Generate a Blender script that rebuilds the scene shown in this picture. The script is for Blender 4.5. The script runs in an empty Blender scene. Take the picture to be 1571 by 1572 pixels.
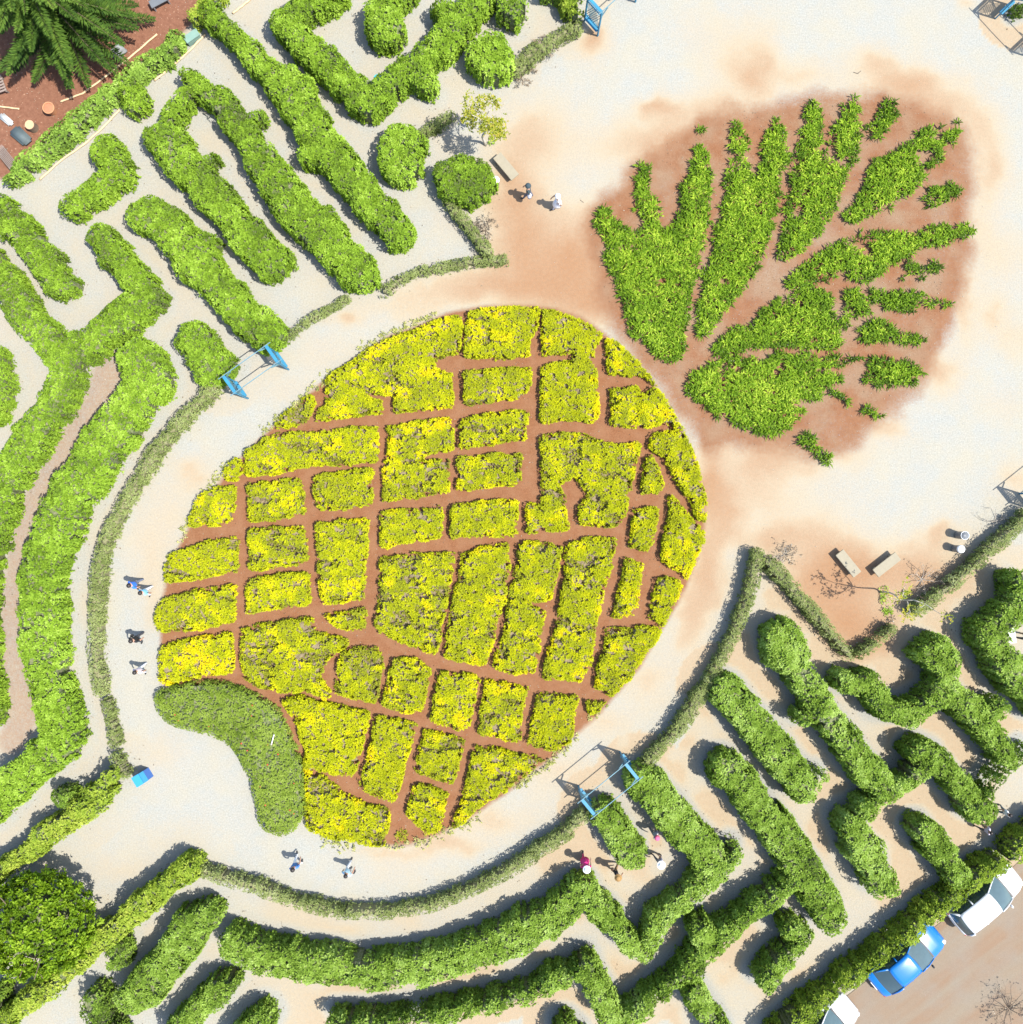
import bpy, bmesh, math, random
import numpy as np
from mathutils import Vector, Matrix

# ------------------------------------------------------------------ camera, world, sun, exposure
scene = bpy.context.scene
CAM_H = 47.0            # drone height above ground, metres
PPM = 30.0              # photograph pixels per metre on the ground
cam_data = bpy.data.cameras.new('camera')
cam_data.sensor_fit = 'HORIZONTAL'
cam_data.angle = 2 * math.atan((1571 / PPM / 2) / CAM_H)
cam_data.clip_start = 0.5
cam_data.clip_end = 2000
cam = bpy.data.objects.new('camera', cam_data)
cam.location = (0, 0, CAM_H)
cam.rotation_euler = (0, 0, 0)
scene.collection.objects.link(cam)
scene.camera = cam

SUN_EL = math.radians(62)
SUN_AZ = math.radians(-17)          # direction towards the sun, measured from +X
sun_dir = Vector((math.cos(SUN_EL) * math.cos(SUN_AZ), math.cos(SUN_EL) * math.sin(SUN_AZ), math.sin(SUN_EL)))
world = bpy.data.worlds.new('World')
scene.world = world
world.use_nodes = True
wn = world.node_tree
sky = wn.nodes.new('ShaderNodeTexSky')
sky.sky_type = 'NISHITA'
sky.sun_disc = False
sky.sun_elevation = SUN_EL
sky.sun_rotation = math.radians(90) - SUN_AZ
wn.links.new(sky.outputs[0], wn.nodes['Background'].inputs[0])
wn.nodes['Background'].inputs[1].default_value = 0.145
sun_data = bpy.data.lights.new('sun', 'SUN')
sun_data.energy = 4.1
sun_data.angle = math.radians(0.5)
sun_data.color = (1.0, 0.955, 0.88)
sun = bpy.data.objects.new('sun', sun_data)
sun.rotation_euler = sun_dir.to_track_quat('Z', 'Y').to_euler()
sun.location = (30, -10, 60)
scene.collection.objects.link(sun)
scene.view_settings.view_transform = 'Standard'
scene.view_settings.look = 'None'
scene.view_settings.gamma = 1
scene.view_settings.use_curve_mapping = False
scene.view_settings.exposure = 1.15
scene.cycles.max_bounces = 6
scene.cycles.transparent_max_bounces = 4

rng = np.random.default_rng(7)
random.seed(7)
C = scene.collection

# ------------------------------------------------------------------ helpers
def W(px, py, z=0.0):
    """ground plan position of a point at height z seen at this place of the survey photograph"""
    k = 1 - z / CAM_H
    return ((px - 785.5) / PPM * k, (786 - py) / PPM * k)

def tag(o, label=None, cat=None, group=None, kind=None):
    if label: o['label'] = label
    if cat: o['category'] = cat
    if group: o['group'] = group
    if kind: o['kind'] = kind
    return o

def link(o, parent=None):
    C.objects.link(o)
    if parent is not None:
        o.parent = parent
    return o

def empty(name, loc, rz=0):
    o = bpy.data.objects.new(name, None)
    o.empty_display_size = 0.3
    o.location = loc
    o.rotation_euler = (0, 0, rz)
    return link(o)

def obj(name, bm, material, parent=None, smooth=False):
    me = bpy.data.meshes.new(name)
    bm.to_mesh(me); bm.free()
    if smooth:
        me.shade_smooth()
    for m in (material if isinstance(material, (list, tuple)) else [material]):
        me.materials.append(m)
    return link(bpy.data.objects.new(name, me), parent)

def np_mesh(name, verts, faces, material, parent=None, tint=None, smooth=False):
    """faces: (n,4) int array; tint: one value per face"""
    me = bpy.data.meshes.new(name)
    nf = len(faces); k = faces.shape[1]
    me.vertices.add(len(verts)); me.vertices.foreach_set('co', np.asarray(verts, np.float32).ravel())
    me.loops.add(nf * k); me.loops.foreach_set('vertex_index', np.asarray(faces, np.int32).ravel())
    me.polygons.add(nf)
    me.polygons.foreach_set('loop_start', np.arange(0, nf * k, k, dtype=np.int32))
    me.polygons.foreach_set('use_smooth', np.full(nf, smooth))
    me.update(calc_edges=True)
    if tint is not None:
        a = me.attributes.new('tint', 'FLOAT', 'FACE')
        a.data.foreach_set('value', np.asarray(tint, np.float32))
    me.materials.append(material)
    return link(bpy.data.objects.new(name, me), parent)

def box(bm, c, s, rz=0, rx=0, ry=0, bevel=0):
    m = Matrix.Translation(c) @ Matrix.Rotation(rz, 4, 'Z') @ Matrix.Rotation(ry, 4, 'Y') @ Matrix.Rotation(rx, 4, 'X') @ Matrix.Diagonal((s[0], s[1], s[2], 1))
    r = bmesh.ops.create_cube(bm, size=1, matrix=m)
    if bevel:
        es = list({e for v in r['verts'] for e in v.link_edges})
        bmesh.ops.bevel(bm, geom=es, offset=bevel, segments=2, affect='EDGES')

def tube(bm, pts, radii, n=7, cap=True):
    """tapered tube along a polyline"""
    rings = []
    pts = [Vector(p) for p in pts]
    for i, p in enumerate(pts):
        d = (pts[min(i + 1, len(pts) - 1)] - pts[max(i - 1, 0)])
        d = d.normalized() if d.length > 1e-9 else Vector((0, 0, 1))
        a = d.orthogonal().normalized() if i == 0 else (a - d * a.dot(d)).normalized()
        b = d.cross(a)
        r = radii[i] if isinstance(radii, (list, tuple)) else radii
        rings.append([bm.verts.new(p + (a * math.cos(t) + b * math.sin(t)) * r) for t in [2 * math.pi * j / n for j in range(n)]])
    for r0, r1 in zip(rings, rings[1:]):
        for j in range(n):
            bm.faces.new((r0[j], r0[(j + 1) % n], r1[(j + 1) % n], r1[j]))
    if cap:
        bm.faces.new(rings[0][::-1]); bm.faces.new(rings[-1])

def lathe(bm, prof, n=20, center=(0, 0, 0)):
    rings = []
    for r, z in prof:
        rings.append([bm.verts.new((center[0] + r * math.cos(2 * math.pi * j / n), center[1] + r * math.sin(2 * math.pi * j / n), center[2] + z)) for j in range(n)])
    for r0, r1 in zip(rings, rings[1:]):
        for j in range(n):
            bm.faces.new((r0[j], r0[(j + 1) % n], r1[(j + 1) % n], r1[j]))
    f0 = bm.faces.new(rings[0][::-1]); f1 = bm.faces.new(rings[-1])
    f0.smooth = False
    bmesh.ops.recalc_face_normals(bm, faces=bm.faces)

def _hash(ix, iy, seed):
    h = np.sin(ix * 127.1 + iy * 311.7 + seed * 74.7) * 43758.5453
    return h - np.floor(h)

def vnoise(x, y, seed=0):
    ix = np.floor(x); iy = np.floor(y)
    fx = x - ix; fy = y - iy
    fx = fx * fx * (3 - 2 * fx); fy = fy * fy * (3 - 2 * fy)
    a = _hash(ix, iy, seed); b = _hash(ix + 1, iy, seed); c = _hash(ix, iy + 1, seed); d = _hash(ix + 1, iy + 1, seed)
    return (a * (1 - fx) + b * fx) * (1 - fy) + (c * (1 - fx) + d * fx) * fy

def fbm(x, y, seed=0):
    return 0.55 * vnoise(x, y, seed) + 0.3 * vnoise(x * 2.1, y * 2.1, seed + 3) + 0.15 * vnoise(x * 4.3, y * 4.3, seed + 7)

# ------------------------------------------------------------------ materials
def new_mat(name):
    m = bpy.data.materials.new(name)
    m.use_nodes = True
    return m, m.node_tree.nodes, m.node_tree.links, m.node_tree.nodes['Principled BSDF']

def plain(name, col, rough=0.6, metal=0.0, coat=0.0, vary=0.12, scale=6.0, bump=0.0, spec=0.5):
    m, N, L, b = new_mat(name)
    tc = N.new('ShaderNodeTexCoord'); nz = N.new('ShaderNodeTexNoise')
    nz.inputs['Scale'].default_value = scale; nz.inputs['Detail'].default_value = 5
    L.new(tc.outputs['Object'], nz.inputs['Vector'])
    mx = N.new('ShaderNodeMix'); mx.data_type = 'RGBA'
    mx.inputs[6].default_value = (*[c * (1 - vary) for c in col], 1)
    mx.inputs[7].default_value = (*[min(1, c * (1 + vary)) for c in col], 1)
    L.new(nz.outputs[0], mx.inputs[0]); L.new(mx.outputs[2], b.inputs['Base Color'])
    b.inputs['Roughness'].default_value = rough; b.inputs['Metallic'].default_value = metal
    b.inputs['Coat Weight'].default_value = coat; b.inputs['Specular IOR Level'].default_value = spec
    if bump:
        bp = N.new('ShaderNodeBump'); bp.inputs['Strength'].default_value = bump; bp.inputs['Distance'].default_value = 0.02
        L.new(nz.outputs[0], bp.inputs['Height']); L.new(bp.outputs[0], b.inputs['Normal'])
    return m

def leaf_mat(name, cols, trans=0.36, rough=0.6, spec=0.14):
    m, N, L, b = new_mat(name)
    at = N.new('ShaderNodeAttribute'); at.attribute_name = 'tint'
    cr = N.new('ShaderNodeValToRGB')
    el = cr.color_ramp.elements
    el[0].position = 0.0; el[0].color = (*cols[0], 1)
    el[1].position = 1.0; el[1].color = (*cols[-1], 1)
    for i, c in enumerate(cols[1:-1]):
        e = el.new((i + 1) / (len(cols) - 1)); e.color = (*c, 1)
    L.new(at.outputs['Fac'], cr.inputs[0]); L.new(cr.outputs[0], b.inputs['Base Color'])
    b.inputs['Roughness'].default_value = rough; b.inputs['Specular IOR Level'].default_value = spec
    tr = N.new('ShaderNodeBsdfTranslucent'); ms = N.new('ShaderNodeMixShader')
    ms.inputs[0].default_value = trans
    L.new(cr.outputs[0], tr.inputs[0]); L.new(b.outputs[0], ms.inputs[1]); L.new(tr.outputs[0], ms.inputs[2])
    L.new(ms.outputs[0], N['Material Output'].inputs[0])
    return m

M = {}
M['maze'] = leaf_mat('maze_leaf', [(.17, .17, .09), (.10, .165, .018), (.18, .295, .022), (.265, .41, .035), (.40, .55, .09)])
M['shade'] = leaf_mat('deep_maze_leaf', [(.14, .14, .075), (.07, .12, .016), (.165, .265, .028), (.26, .385, .055), (.39, .52, .13)])
M['pale'] = leaf_mat('pale_hedge_leaf', [(.10, .12, .05), (.10, .17, .025), (.20, .32, .045), (.30, .45, .07), (.42, .56, .14)])
M['sunny'] = leaf_mat('golden_hedge_leaf', [(.07, .11, .012), (.19, .28, .025), (.32, .41, .045), (.46, .50, .09)])
M['scrub'] = leaf_mat('scrub_leaf', [(.11, .135, .04), (.20, .25, .07), (.30, .35, .12), (.43, .46, .23)])
M['cover'] = leaf_mat('ground_cover_leaf', [(.08, .13, .014), (.20, .285, .03), (.29, .385, .06), (.40, .48, .12)])
M['croton'] = leaf_mat('golden_shrub_leaf', [(.22, .23, .03), (.37, .405, .010), (.57, .56, .007), (.76, .55, .007)])
M['spiky'] = leaf_mat('lily_leaf', [(.03, .06, .004), (.085, .165, .008), (.19, .32, .015), (.42, .54, .05)])
M['pine'] = leaf_mat('conifer_leaf', [(.02, .045, .010), (.05, .10, .016), (.10, .175, .025), (.20, .28, .05)], trans=.15)
M['round'] = leaf_mat('round_tree_leaf', [(.045, .08, .005), (.10, .18, .007), (.185, .30, .012), (.31, .42, .035)], trans=.3, rough=.5)
M['sapling'] = leaf_mat('sapling_leaf', [(.12, .16, .02), (.28, .32, .03), (.42, .40, .05), (.5, .36, .06)])
M['dead'] = leaf_mat('dry_leaf', [(.10, .07, .045), (.2, .15, .10), (.3, .25, .18), (.36, .33, .27)], trans=.1)
M['flower'] = plain('red_flower', (.5, .04, .03), .6)
M['twigs'] = plain('shaded_inner_foliage', (.05, .075, .012), .9, vary=.5, scale=9, bump=.6)  # dark green puts the shade inside the hedge into the colour
def twig_mass(name, a, b_):
    m, N, L, bs = new_mat(name)
    tc = N.new('ShaderNodeNewGeometry'); nz = N.new('ShaderNodeTexNoise'); nz.inputs['Scale'].default_value = 7; nz.inputs['Detail'].default_value = 6; nz.inputs['Roughness'].default_value = .7
    L.new(tc.outputs['Position'], nz.inputs['Vector'])
    cr = N.new('ShaderNodeValToRGB'); cr.color_ramp.elements[0].position = .42; cr.color_ramp.elements[1].position = .60
    cr.color_ramp.elements[0].color = (*a, 1); cr.color_ramp.elements[1].color = (*b_, 1)
    L.new(nz.outputs[0], cr.inputs[0]); L.new(cr.outputs[0], bs.inputs['Base Color']); bs.inputs['Roughness'].default_value = .95
    bp = N.new('ShaderNodeBump'); bp.inputs['Strength'].default_value = .8; bp.inputs['Distance'].default_value = .05
    L.new(nz.outputs[0], bp.inputs['Height']); L.new(bp.outputs[0], bs.inputs['Normal'])
    return m
M['twigs'] = twig_mass('twigs_and_inner_shade', (.075, .115, .02), (.17, .165, .10))  # grey-brown twigs; the dark green is shade between leaves put into the colour
M['scrubtwigs'] = plain('scrub_twig_mass', (.17, .165, .08), .9, vary=.4, scale=11, bump=.6)
M['stems'] = plain('woody_stems', (.185, .145, .085), .9, vary=.35, scale=9, bump=.7)
M['bark'] = plain('bark', (.14, .10, .07), .9, vary=.4, scale=14, bump=.5)
M['palebark'] = plain('pale_bark', (.42, .38, .31), .85, vary=.3, scale=12, bump=.3)
M['greytwig'] = plain('grey_dead_wood', (.30, .27, .23), .9, vary=.3, scale=14)
M['darktwig'] = plain('dark_dead_wood', (.10, .075, .055), .9, vary=.3, scale=14)
M['blue'] = plain('blue_paint', (.022, .17, .28), .5, vary=.25, scale=3)
M['paleblue'] = plain('weathered_blue_paint', (.10, .20, .24), .6, vary=.35, scale=3)
M['boxblue'] = plain('bright_blue_lid', (.035, .25, .48), .35, vary=.06)
M['boxside'] = plain('blue_plastic', (.03, .13, .42), .4, vary=.08)
M['concrete'] = plain('concrete', (.25, .22, .155), .9, vary=.14, scale=5, bump=.25)
M['terracotta'] = plain('terracotta', (.42, .20, .10), .85, vary=.14, scale=5)
M['pot_soil'] = plain('potting_soil', (.36, .15, .08), .95, vary=.2)
M['sawn'] = plain('sawn_wood', (.46, .30, .17), .85, vary=.15, scale=8)
M['bamboo'] = plain('bamboo', (.52, .38, .22), .6, vary=.15, scale=4)
M['slate'] = plain('slate_stone', (.075, .10, .105), .7, vary=.2, scale=5, bump=.2)
M['rock'] = plain('grey_rock', (.20, .21, .21), .85, vary=.25, scale=4, bump=.5)
M['palerock'] = plain('pale_rock', (.42, .42, .40), .85, vary=.2, scale=4, bump=.4)
M['grille'] = plain('weathered_wood', (.22, .17, .14), .8, vary=.2, scale=6)
M['white'] = plain('white_plastic', (.72, .72, .72), .4, vary=.03)
M['binbody'] = plain('bin_grey', (.12, .13, .14), .5)
M['steel'] = plain('galvanised_steel', (.38, .41, .44), .35, metal=.6)
M['teal'] = plain('teal_paint', (.05, .36, .38), .4)
M['greygreen'] = plain('grey_green_paint', (.16, .26, .22), .7, vary=.15)
M['carwhite'] = plain('white_car_paint', (.56, .57, .58), .25, coat=1, vary=.01)
M['carblue'] = plain('blue_car_paint', (.0, .12, .40), .28, metal=.0, coat=.6, vary=.03)
M['glass'] = plain('tinted_glass', (.035, .06, .068), .06, vary=.1, spec=.8)
M['clearglass'] = plain('windscreen_glass', (.06, .095, .10), .08, vary=.25, scale=3, spec=.8)
M['rubber'] = plain('tyre_rubber', (.02, .02, .02), .85)
M['alloy'] = plain('alloy', (.5, .5, .52), .3, metal=.9)
M['blacktrim'] = plain('black_trim', (.015, .015, .017), .5)
M['lamp'] = plain('lamp_lens', (.65, .66, .68), .15, coat=1)
M['redlamp'] = plain('red_lens', (.35, .01, .01), .2, coat=1)
M['skin'] = plain('skin', (.42, .24, .16), .6, vary=.06)
M['hair'] = plain('dark_hair', (.018, .013, .011), .55)
def cloth(col):
    k = 'cloth_%d_%d_%d' % tuple(int(c * 255) for c in col)
    if k not in M:
        M[k] = plain(k, col, .85, vary=.1, scale=5)
    return M[k]

# ------------------------------------------------------------------ planting shapes
def chaikin(P, n=1, f=.22):
    P = np.asarray(P, float)
    for _ in range(n):
        Q = np.roll(P, -1, 0)
        P = np.stack([P * (1 - f) + Q * f, P * f + Q * (1 - f)], 1).reshape(-1, 2)
    return P

class Strokes:
    """a planted strip: union of rounded strokes (plan polyline, width)"""
    def __init__(self, strokes, h):
        self.segs = []
        for pts, w in strokes:
            q = [W(x, y, .40 * h) for x, y in pts]
            if len(q) == 1:
                q = [q[0], (q[0][0] + .02, q[0][1])]
            for a, b in zip(q, q[1:]):
                a = np.array(a); b = np.array(b)
                t = (b - a) / max(np.linalg.norm(b - a), 1e-6)
                nrm = np.array([-t[1], t[0]]); mid = (a + b) / 2
                lean = np.linalg.norm(mid) * h / CAM_H * abs(nrm @ mid) / max(np.linalg.norm(mid), 1e-6)
                r = max((w / PPM - .72 * lean) / 2 - .10, .16)
                self.segs.append((a, b, r))
        self.lo = np.min([np.minimum(a, b) - r for a, b, r in self.segs], 0) - .1
        self.hi = np.max([np.maximum(a, b) + r for a, b, r in self.segs], 0) + .1

    def depth(self, P):
        best = np.full(len(P), -1e9); out = np.zeros_like(P)
        for a, b, r in self.segs:
            ab = b - a
            t = np.clip(((P - a) @ ab) / max(ab @ ab, 1e-9), 0, 1)
            v = P - (a + t[:, None] * ab)
            dist = np.hypot(v[:, 0], v[:, 1])
            d = r - dist
            k = d > best
            best[k] = d[k]; out[k] = v[k] / np.maximum(dist[k], 1e-6)[:, None]
        return best, out

class Poly:
    def __init__(self, pts, h, smooth=1, f=.22, grow=0.0):
        self.grow = grow
        self.p = chaikin([W(x, y, .45 * h) for x, y in pts], smooth, f)
        self.lo = self.p.min(0) - .1; self.hi = self.p.max(0) + .1

    def depth(self, P):
        A = self.p; B = np.roll(A, -1, 0)
        best = np.full(len(P), 1e9); near = np.zeros_like(P); inside = np.zeros(len(P), bool)
        for a, b in zip(A, B):
            ab = b - a
            t = np.clip(((P - a) @ ab) / max(ab @ ab, 1e-9), 0, 1)
            c = a + t[:, None] * ab
            d = np.hypot(*(P - c).T)
            k = d < best; best[k] = d[k]; near[k] = c[k]
            cond = ((a[1] > P[:, 1]) != (b[1] > P[:, 1]))
            if abs(ab[1]) > 1e-12:
                inside ^= cond & (P[:, 0] < ab[0] * (P[:, 1] - a[1]) / ab[1] + a[0])
        s = np.where(inside, 1, -1)
        out = (near - P) * s[:, None] / np.maximum(best, 1e-6)[:, None]
        return best * s + self.grow, out

def rough_edge(P, d, amp=1.0, seed=0):
    return d + amp * ((vnoise(P[:, 0] * .62, P[:, 1] * .62, 14 + seed) - .5) * .22 + (vnoise(P[:, 0] * 1.4, P[:, 1] * 1.4, 11 + seed) - .5) * .28 + (vnoise(P[:, 0] * 3.3, P[:, 1] * 3.3, 12 + seed) - .5) * .20)

def leaves(pos, nrm, size, wid, k, lift, tint, name, material, parent, origin, blade=False, jit=.11):
    """k leaves per sprig; every leaf one folded quad (blades: two quads, arching)"""
    n = len(pos)
    pos = np.repeat(pos, k, 0); nrm = np.repeat(nrm, k, 0); tint = np.repeat(tint, k)
    m = len(pos)
    rv = rng.normal(size=(m, 3)); rv -= (rv * nrm).sum(1, keepdims=True) * nrm
    rv /= np.linalg.norm(rv, axis=1, keepdims=True) + 1e-9
    lf = (lift + rng.normal(0, .28, m))[:, None]
    d = rv + nrm * lf
    d /= np.linalg.norm(d, axis=1, keepdims=True)
    side = np.cross(d, nrm + rng.normal(0, .25, (m, 3)))
    side /= np.linalg.norm(side, axis=1, keepdims=True) + 1e-9
    up = np.cross(side, d)
    L = (size * rng.uniform(.65, 1.3, m))[:, None]; w = (wid * rng.uniform(.7, 1.2, m))[:, None]
    tt = np.clip(tint + rng.normal(0, jit, m), 0, 1)
    o = np.asarray(origin)
    if not blade:
        base = pos - o
        v = np.stack([base, base + d * L * .5 + side * w * .5 + up * w * .12, base + d * L - up * L * .08, base + d * L * .5 - side * w * .5 + up * w * .12], 1)
        F = np.arange(m * 4, dtype=np.int32).reshape(m, 4)
        return np_mesh(name, v.reshape(-1, 3), F, material, parent, tt)
    base = pos - o
    mid = base + d * L * .55
    drop = np.zeros_like(d); drop[:, 2] = -1
    tip = mid + (d + drop * .75) * L * .45
    v = np.stack([base - side * w * .3, base + side * w * .3, mid + side * w * .5, mid - side * w * .5, tip + side * w * .06, tip - side * w * .06], 1)
    i = np.arange(m, dtype=np.int32)[:, None] * 6
    F = np.concatenate([i + np.array([[0, 1, 2, 3]]), i + np.array([[3, 2, 4, 5]])], 0)
    return np_mesh(name, v.reshape(-1, 3), F, material, parent, np.concatenate([tt, np.clip(tt + .06, 0, 1)]))

def core(name, shape, height, material, parent, origin, cell, inset, seed=0, edge=1.0, drop=.15):
    """woody inner mass under the leaves, walls down to the soil"""
    lo, hi = shape.lo, shape.hi
    nx = int((hi[0] - lo[0]) / cell) + 2; ny = int((hi[1] - lo[1]) / cell) + 2
    X, Y = np.meshgrid(lo[0] + np.arange(nx) * cell, lo[1] + np.arange(ny) * cell, indexing='ij')
    P = np.stack([X.ravel(), Y.ravel()], 1)
    d, _ = shape.depth(P)
    d = rough_edge(P, d, edge, seed) - inset
    Z = height(P, d) - drop
    ins = (d > 0).reshape(nx, ny)
    q = ins[:-1, :-1] & ins[1:, :-1] & ins[1:, 1:] & ins[:-1, 1:]
    ii, jj = np.nonzero(q)
    if len(ii) == 0:
        return None
    idx = np.arange(nx * ny).reshape(nx, ny)
    F = np.stack([idx[ii, jj], idx[ii + 1, jj], idx[ii + 1, jj + 1], idx[ii, jj + 1]], 1)
    E = np.concatenate([F[:, [0, 1]], F[:, [1, 2]], F[:, [2, 3]], F[:, [3, 0]]], 0)
    key = np.sort(E, 1); key = key[:, 0] * (nx * ny) + key[:, 1]
    u, inv, cnt = np.unique(key, return_inverse=True, return_counts=True)
    bE = E[cnt[inv] == 1]
    V = np.column_stack([P, np.maximum(Z, .03)]) + np.column_stack([rng.normal(0, cell * .18, (len(P), 2)), rng.normal(0, .03, len(P))])
    nb = len(V)
    V2 = V.copy(); V2[:, 2] = -.03
    side = np.stack([bE[:, 1], bE[:, 0], bE[:, 0] + nb, bE[:, 1] + nb], 1)
    F = np.concatenate([F, side], 0)
    V = np.concatenate([V, V2], 0) - np.asarray(origin)
    used, inv = np.unique(F, return_inverse=True)
    return np_mesh(name, V[used], inv.reshape(F.shape), material, parent)

STY = {  # leaf material, core material, density, leaf length, leaf width, leaves per sprig, lift, R, tint mean, edge roughness
    'maze':  dict(m='maze',  c='twigs', den=145, L=.14, w=.08, k=4, lift=.55, R=.36, t=.56, edge=1.15, lump=.18),
    'deep':  dict(m='shade',  c='twigs', den=140, L=.14, w=.08, k=4, lift=.5, R=.40, t=.44, edge=1.0, lump=.16),
    'east':  dict(m='shade',  c='twigs', den=140, L=.145, w=.08, k=4, lift=.55, R=.38, t=.68, edge=1.1, lump=.18),
    'pale':  dict(m='pale',  c='twigs', den=115, L=.16, w=.09, k=4, lift=.5, R=.34, t=.50, edge=1.2, lump=.3),
    'sunny': dict(m='sunny', c='twigs', den=125, L=.145, w=.08, k=4, lift=.5, R=.30, t=.50, edge=1.25, lump=.3),
    'scrub': dict(m='scrub', c='scrubtwigs', den=170, L=.095, w=.045, k=4, lift=.6, R=.18, t=.45, edge=.45, lump=.10),
    'cover': dict(m='cover', c='twigs', den=200, L=.10, w=.045, k=4, lift=.6, R=.35, t=.46, edge=.5, lump=.12),
}
ALL_SHAPES = []

def centre(shape):
    return ((shape.lo[0] + shape.hi[0]) / 2, (shape.lo[1] + shape.hi[1]) / 2, 0)

def planting(name, label, cat, shape, h, style, group=None, tshift=0.0, den=1.0, core_name='branches', leaf_name='foliage'):
    s = dict(STY[style])
    s['thin'] = rng.uniform(.25, .65)
    if name == 'hedge': tshift += rng.uniform(-.05, .05)
    o = centre(shape)
    root = tag(empty(name, o), label, cat, group)
    ALL_SHAPES.append(shape)
    R = min(s['R'], h * .6)
    def height(P, d):
        t = np.clip(d / R, 0, 1)
        z = (h - R) + R * np.sqrt(np.maximum(1 - (1 - t) ** 2, 0))
        return z * (1 + s['lump'] * (vnoise(P[:, 0] * 1.7, P[:, 1] * 1.7, 5) - .5) + .6 * s['lump'] * (vnoise(P[:, 0] * 4.1, P[:, 1] * 4.1, 6) - .5))
    core(core_name, shape, height, M[s['c']], root, o, .13 if style not in ('scrub',) else .09, .10, edge=s['edge'])
    ar = (shape.hi - shape.lo)
    n = int(ar[0] * ar[1] * s['den'] * den)
    P = shape.lo + rng.random((n, 2)) * ar
    d, out = shape.depth(P)
    d = rough_edge(P, d, s['edge'])
    thin = np.clip((fbm(P[:, 0] * 1.25 + 5, P[:, 1] * 1.25, 26) - .60) / .08, 0, 1) * s.get('thin', .55)
    pit = vnoise(P[:, 0] * 5.2, P[:, 1] * 5.2, 27) + .35 * vnoise(P[:, 0] * 9.7, P[:, 1] * 9.7, 28)
    k = (d > 0) & (rng.random(n) > thin) & (pit < s.get('pit', 1.10))
    P, d, out = P[k], d[k], out[k]
    z = height(P, d)
    t = np.clip(d / R, 0, 1)
    nz = np.sqrt(np.maximum(1 - (1 - t) ** 2, .02))
    nrm = np.column_stack([out * (1 - t)[:, None], nz])
    # the sides down to the soil
    e = d < .16
    rep = max(1, int(round((h - R) / .16 * .8)))
    Pe = np.repeat(P[e], rep, 0) + rng.normal(0, .03, (e.sum() * rep, 2))
    ze = rng.uniform(.04, max(h - R, .1) + .05, len(Pe))
    ne = np.column_stack([np.repeat(out[e], rep, 0), np.full(len(Pe), .45)])
    P = np.concatenate([P, Pe]); z = np.concatenate([z, ze]); nrm = np.concatenate([nrm, ne])
    nrm /= np.linalg.norm(nrm, axis=1, keepdims=True)
    pos = np.column_stack([P, z])
    tint = s['t'] + tshift + (fbm(P[:, 0] * .8, P[:, 1] * .8, 21) - .5) * .55 + (vnoise(P[:, 0] * 4.5, P[:, 1] * 4.5, 22) - .5) * .45
    leaves(pos, nrm, s['L'], s['w'], s['k'], s['lift'], tint, leaf_name, M[s['m']], root, o)
    return root

def hedge(label, strokes, h=1.5, style='maze', group='maze hedges', tshift=0.0, den=1.0, name='hedge'):
    return planting(name, label, 'hedge', Strokes(strokes, h), h, style, group, tshift, den)

def shrub_block(label, pts, gold=.0, bare=.0, h=.50):
    """low block of golden-leaved shrubs with gaps where plants are missing"""
    shape = Poly(pts, h, 1, .07, -.01)
    o = centre(shape)
    root = tag(empty('shrub_block', o), label, 'shrub bed', 'golden shrub blocks of the pineapple pattern')
    R = .22
    def gaps(P):
        g = fbm(P[:, 0] * 1.1 + P[:, 1] * -.2 + 3.1, P[:, 1] * 2.3 + P[:, 0] * .35, 31)
        return np.clip((g - (.665 - bare * 1.25)) / .07, 0, 1)
    def height(P, d):
        t = np.clip(d / R, 0, 1)
        z = (h - R) + R * np.sqrt(np.maximum(1 - (1 - t) ** 2, 0))
        z = z * (.80 + .40 * vnoise(P[:, 0] * 2.2, P[:, 1] * 2.2, 33))
        return z * (1 - .55 * gaps(P))
    core('stems', shape, height, M['stems'], root, o, .13, .08, edge=.5, drop=.13)
    ar = shape.hi - shape.lo
    n = int(ar[0] * ar[1] * 185)
    P = shape.lo + rng.random((n, 2)) * ar
    d, out = shape.depth(P)
    d = rough_edge(P, d, .5)
    g = gaps(P)
    pit = vnoise(P[:, 0] * 4.6, P[:, 1] * 4.6, 47) + .35 * vnoise(P[:, 0] * 9.1, P[:, 1] * 9.1, 48)
    k = (d > 0) & (rng.random(n) > g * .55) & (pit < 1.0)
    P, d, out = P[k], d[k], out[k]
    z = height(P, d)
    t = np.clip(d / R, 0, 1)
    nrm = np.column_stack([out * (1 - t)[:, None] * .8, np.sqrt(np.maximum(1 - (1 - t) ** 2, .1))])
    e = d < .14
    Pe = np.repeat(P[e], 2, 0); ze = rng.uniform(.05, h * .6, len(Pe))
    ne = np.column_stack([np.repeat(out[e], 2, 0), np.full(len(Pe), .5)])
    P = np.concatenate([P, Pe]); z = np.concatenate([z, ze]); nrm = np.concatenate([nrm, ne])
    nrm /= np.linalg.norm(nrm, axis=1, keepdims=True)
    blot = np.clip((fbm(P[:, 0] * 1.15, P[:, 1] * 1.15 + 9, 41) - .56) / .12, 0, 1)
    tint = .31 + gold + .32 * blot + (vnoise(P[:, 0] * 2.8, P[:, 1] * 2.8, 42) - .5) * .35 - .25 * gaps(P)
    leaves(np.column_stack([P, z]), nrm, .115, .065, 4, .65, tint, 'foliage', M['croton'], root, o, jit=.075)
    return root

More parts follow.
